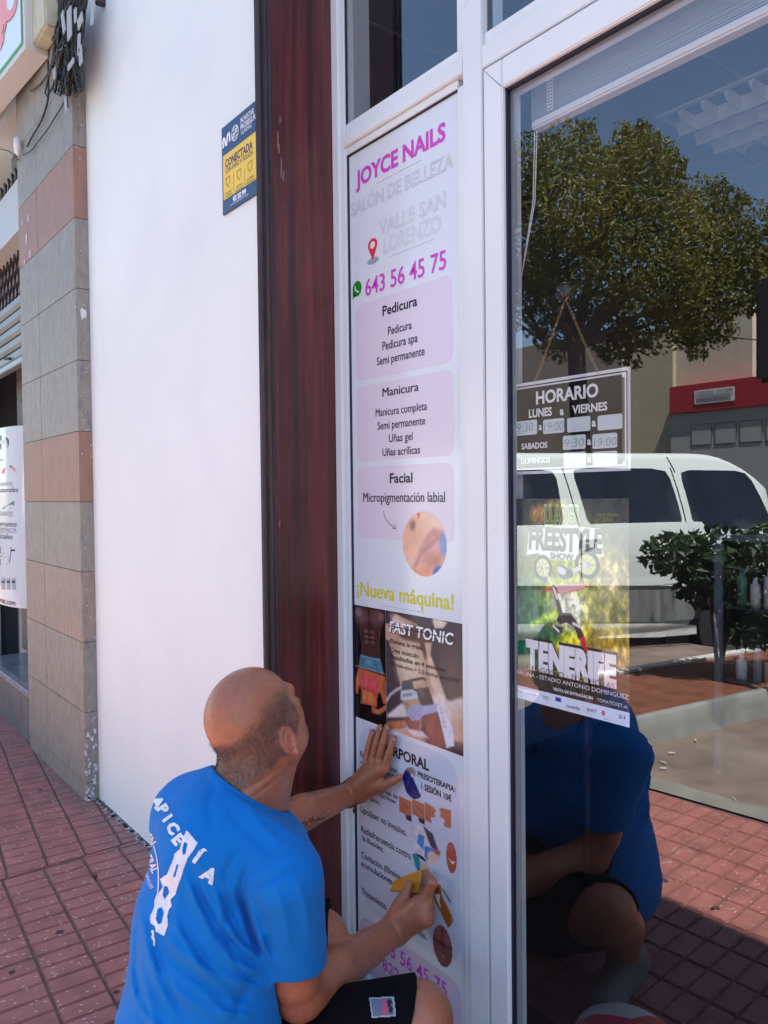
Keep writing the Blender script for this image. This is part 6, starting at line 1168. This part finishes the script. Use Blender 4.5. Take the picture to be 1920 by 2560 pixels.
def lay_raster(poly, holes, name, m, parent, step=1.6, bv=bvS, off=.0012):
    def inside(P_, x, y):
        r = False
        for i in range(len(P_)):
            x0, y0 = P_[i]; x1, y1 = P_[(i+1) % len(P_)]
            if (y0 > y) != (y1 > y) and x < (x1-x0)*(y-y0)/(y1-y0)+x0: r = not r
        return r
    xs = [p[0] for p in poly]; ys = [p[1] for p in poly]; pts = []; ids = {}; fs = []
    for j in range(int((max(ys)-min(ys))/step)+1):
        for i in range(int((max(xs)-min(xs))/step)+1):
            x, y = min(xs)+(i+.5)*step, min(ys)+(j+.5)*step
            if inside(poly, x, y) and not any(inside(h_, x, y) for h_ in holes):
                f = []
                for (a, b2) in ((i, j), (i+1, j), (i+1, j+1), (i, j+1)):
                    if (a, b2) not in ids: ids[(a, b2)] = len(pts); pts.append((min(xs)+a*step, min(ys)+b2*step))
                    f.append(ids[(a, b2)])
                fs.append(tuple(f))
    return lay(pts, fs, name, m, parent, bv, off)
INK = mat('shirt_ink', (.66, .70, .76), .6, var=.12, vscale=60)
for (t, x, y, h_, ad) in [('A', 396, 2006, 25, -62), ('P', 410, 2024, 25, -60), ('I', 421, 2046, 25, -58), ('C', 434, 2071, 26, -57), ('E', 447, 2099, 27, -54), ('Í', 497, 2143, 30, -40), ('A', 524, 2186, 32, -36)]: lay_text(t, x, y, h_, math.radians(ad+4), 'print_letter', INK, shirt_o, bold=.06, off=.0018)
zz2 = lambda L: [(300+x/2.765, 2000+y/2.765) for x, y in L]
lay_raster(zz2([(462, 208), (538, 298), (508, 350), (470, 400), (440, 480), (430, 520), (400, 600), (388, 650), (352, 690), (362, 730), (340, 760), (330, 800), (336, 860), (308, 938), (250, 908), (245, 870), (214, 850), (218, 800), (240, 760), (240, 700), (255, 660), (300, 600), (282, 545), (330, 510), (350, 460), (372, 410), (380, 370), (415, 340), (430, 280)]), [zz2([(445, 290), (470, 300), (455, 370), (440, 380), (432, 350)]), zz2([(395, 440), (408, 450), (385, 530), (368, 535), (385, 480)]), zz2([(310, 590), (335, 600), (345, 640), (310, 690), (298, 650), (305, 610)]), zz2([(262, 750), (290, 740), (308, 780), (290, 850), (265, 860), (250, 820)])], 'print_figure', INK, shirt_o)
lay_raster(zz2([(228, 895), (240, 905), (238, 940), (246, 965), (242, 1008), (230, 1005), (228, 965), (216, 950), (226, 925), (216, 905)]), [], 'print_drip', INK, shirt_o, 1.2)
for r_ in (0, 9):
    arc = [(252+50*math.cos(t)+r_*.12*math.cos(t), 2195+(128-r_)*math.sin(t)*1.0) for t in np.linspace(-1.15, .95, 26)]; arc = [(x+95, y) for x, y in arc]
    vs = []; [vs.extend([(x-.9, y), (x+.9, y)]) for x, y in arc]; lay(vs, [(2*i, 2*i+1, 2*i+3, 2*i+2) for i in range(len(arc)-1)], 'print_arc', INK, shirt_o)
lay_text('EN', 379, 2098, 15, math.radians(-58), 'print_letter', INK, shirt_o, bold=.02); lay_text('NTRAL', 377, 2152, 18, math.radians(-64), 'print_letter', INK, shirt_o, 62, bold=.02); lay_text('OS Y VINILOS', 369, 2190, 9, math.radians(-68), 'print_letter', INK, shirt_o, 66)
# shorts
HP_R, HN_R = J(1030, 2500, 1.46), unit(RW*.93+UW*-.30+AW*.0); HP_L, HN_L = J(822, 2320, 1.70), unit(RW*.96+UW*.05)
shorts = [C_((480, 2760, 1.50, 190), (560, 2720, 1.56, 170), .03), C_((560, 2700, 1.58, 150), (700, 2640, 1.62, 130), .03), Cap(J(700, 2636, 1.60), J(1050, 2552, 1.47), rp(128, 1.60), rp(106, 1.47), .02, (HP_R, HN_R)), C_((560, 2620, 1.62, 120), (700, 2440, 1.68, 86), .03), Cap(J(700, 2440, 1.68), J(830, 2330, 1.72), rp(86, 1.68), rp(78, 1.72), .02, (HP_L, HN_L))]
V3, Q3 = nets(shorts, .005)
so = net_obj('shorts', V3, Q3, mat('black_shorts', (.0035, .0035, .006), .9, spec=.12, bump=.3, bscale=300, var=.2), man)
bvK = BVHTree.FromPolygons([tuple(v) for v in V3], [tuple(q) for q in Q3])
lb1 = lay_raster([(924, 2495), (986, 2493), (991, 2541), (931, 2545)], [], 'label_border', mat('label_light', (.42, .46, .52), .6), so, 2, bvK, .0015)
lay_raster([(928, 2499), (982, 2497), (987, 2538), (935, 2541)], [], 'label_patch', mat('label_blue', (.13, .17, .24), .6), so, 2, bvK, .0025)
lay_raster([(957, 2500), (968, 2502), (972, 2512), (968, 2518), (974, 2528), (970, 2537), (956, 2538), (960, 2520)], [], 'label_mark', mat('label_pink', (.50, .09, .16), .6), so, 1.2, bvK, .0032)
lay_raster([(969, 2504), (975, 2500), (984, 2506), (977, 2514), (985, 2522), (981, 2534), (974, 2530), (976, 2521), (970, 2515)], [], 'label_mark', BLACK, so, 1.2, bvK, .0032)
NAILM = mat('nail', (.52, .30, .24), .25)
for (x, y, rr) in [(930.5, 1834, .0046), (950.5, 1822, .0052), (967.5, 1821, .0054), (983.5, 1849, .0052)]:
    c = OP(x, y, .0165); q = MB(); q.lathe(c, [(.0004, .0), (rr, .0004), (rr*.95, .0018), (.0004, .0026)], 14, 'Y'); q.build('nail', NAILM, man, True)
# wristband, tattoo
wb = MB(); axw = unit(wl-J(760, 2030, 1.90)); wc = wl-axw*.012; f1 = unit(np.cross(axw, UW)); f2 = np.cross(axw, f1); pts = []
for k in range(33):
    a = 2*math.pi*k/32; d = unit(f1*math.cos(a)+f2*math.sin(a)+axw*.18*math.cos(a)); h_ = bvB.ray_cast(Vector(wc+d*.06), Vector(-d), .06); pts.append(np.array(h_[0])+d*.001 if h_[0] is not None else wc+d*.027)
wb.tube(pts, .0022, 6, False); e = on_cloth(886, 2012, bvB, .002); e = pts[8] if e is None else e; wb.tube([e, e+np.array([0, -.004, -.012]), e+np.array([.002, -.004, -.020])], [.0018, .003, .002], 6)
wb.build('wristband', mat('red_cord', (.10, .022, .018), .8), man, True)
tk = MB()
def tat(pts, w_=1.6):
    sm = []
    for (x0, y0), (x1, y1) in zip(pts, pts[1:]): sm += [(x0+(x1-x0)*t, y0+(y1-y0)*t) for t in (0, .33, .66)]
    sm.append(pts[-1]); vs = []
    for i, p in enumerate(sm):
        a = np.array(sm[max(i-1, 0)]); b2 = np.array(sm[min(i+1, len(sm)-1)]); t = unit(np.r_[b2-a, 0]+1e-9)[:2]; vs += [(p[0]-t[1]*w_/2, p[1]+t[0]*w_/2), (p[0]+t[1]*w_/2, p[1]-t[0]*w_/2)]
    P_ = [on_cloth(x, y, bvB, .0007) for x, y in vs]
    if all(p is not None for p in P_): tk.piece(P_, [(2*i, 2*i+1, 2*i+3, 2*i+2) for i in range(len(sm)-1)])
tz = lambda L: [(680+x/3.77, 1760+y/3.77) for x, y in L]
for L in [[(215, 1115), (225, 1140), (250, 1145), (262, 1125), (275, 1160), (270, 1190)], [(262, 1125), (245, 1115), (240, 1135), (290, 1130), (310, 1105), (330, 1115), (320, 1145), (300, 1165), (290, 1180)], [(375, 1060), (390, 1085), (370, 1110), (350, 1105), (355, 1080), (375, 1085), (400, 1100)], [(400, 1100), (430, 1095), (440, 1070), (450, 1090), (470, 1080), (490, 1085), (480, 1060)], [(500, 1050), (510, 1072), (540, 1062), (545, 1048), (560, 1062), (590, 1050), (610, 1040)], [(420, 1060), (428, 1058)], [(455, 1052), (462, 1050)], [(480, 1030), (488, 1028)], [(500, 1026), (508, 1024)], [(300, 1080), (308, 1078)]]: tat(tz(L), 2.6)
tk.each('tattoo', mat('tattoo_ink', (.045, .03, .035), .6), man)
for c, f in ((AR, unit([.25, 1, 0])), (AL, unit([.1, 1, 0]))):
    sh3 = [Cap(np.array([c[0], c[1], .06])-f*.05, np.array([c[0], c[1], .045])+f*.14, .045, .036, .01), Cap(np.array([c[0], c[1], .09]), np.array([c[0], c[1], .06]), .045, .045, .02)]
    def flat(P_, D): return np.maximum(D, .006-P_[:, 2])
    a, b2 = nets(sh3, .005, flat); net_obj('shoe', a, b2, mat('shoe_grey', (.12, .12, .13), .7), man)
# squeegee card held in the right hand
sq = thing('squeegee_card', 'yellow plastic squeegee card held by the squatting man', 'squeegee')
def pn(px, py, z): return J(px, py, z)
q = MB(); pol = [OP(979, 2227, .030), OP(988, 2203, .006), OP(1033, 2185, .004), OP(1057, 2176, .004), OP(1054, 2200, .016), OP(1046, 2231, .030)]
nn = unit(np.cross(pol[2]-pol[0], pol[4]-pol[0])); nn = nn if nn[1] < 0 else -nn; q.prism(pol, nn*.0035); q.build('card', mat('squeegee_yellow', (.60, .24, .012), .45), sq)
q = MB(); q.prism([OP(979, 2229, .031), OP(979, 2225, .029), OP(1046, 2228, .028), OP(1045, 2233, .031)], nn*.0055); q.build('edge_strip', mat('squeegee_edge', (.50, .18, .010), .5), sq)
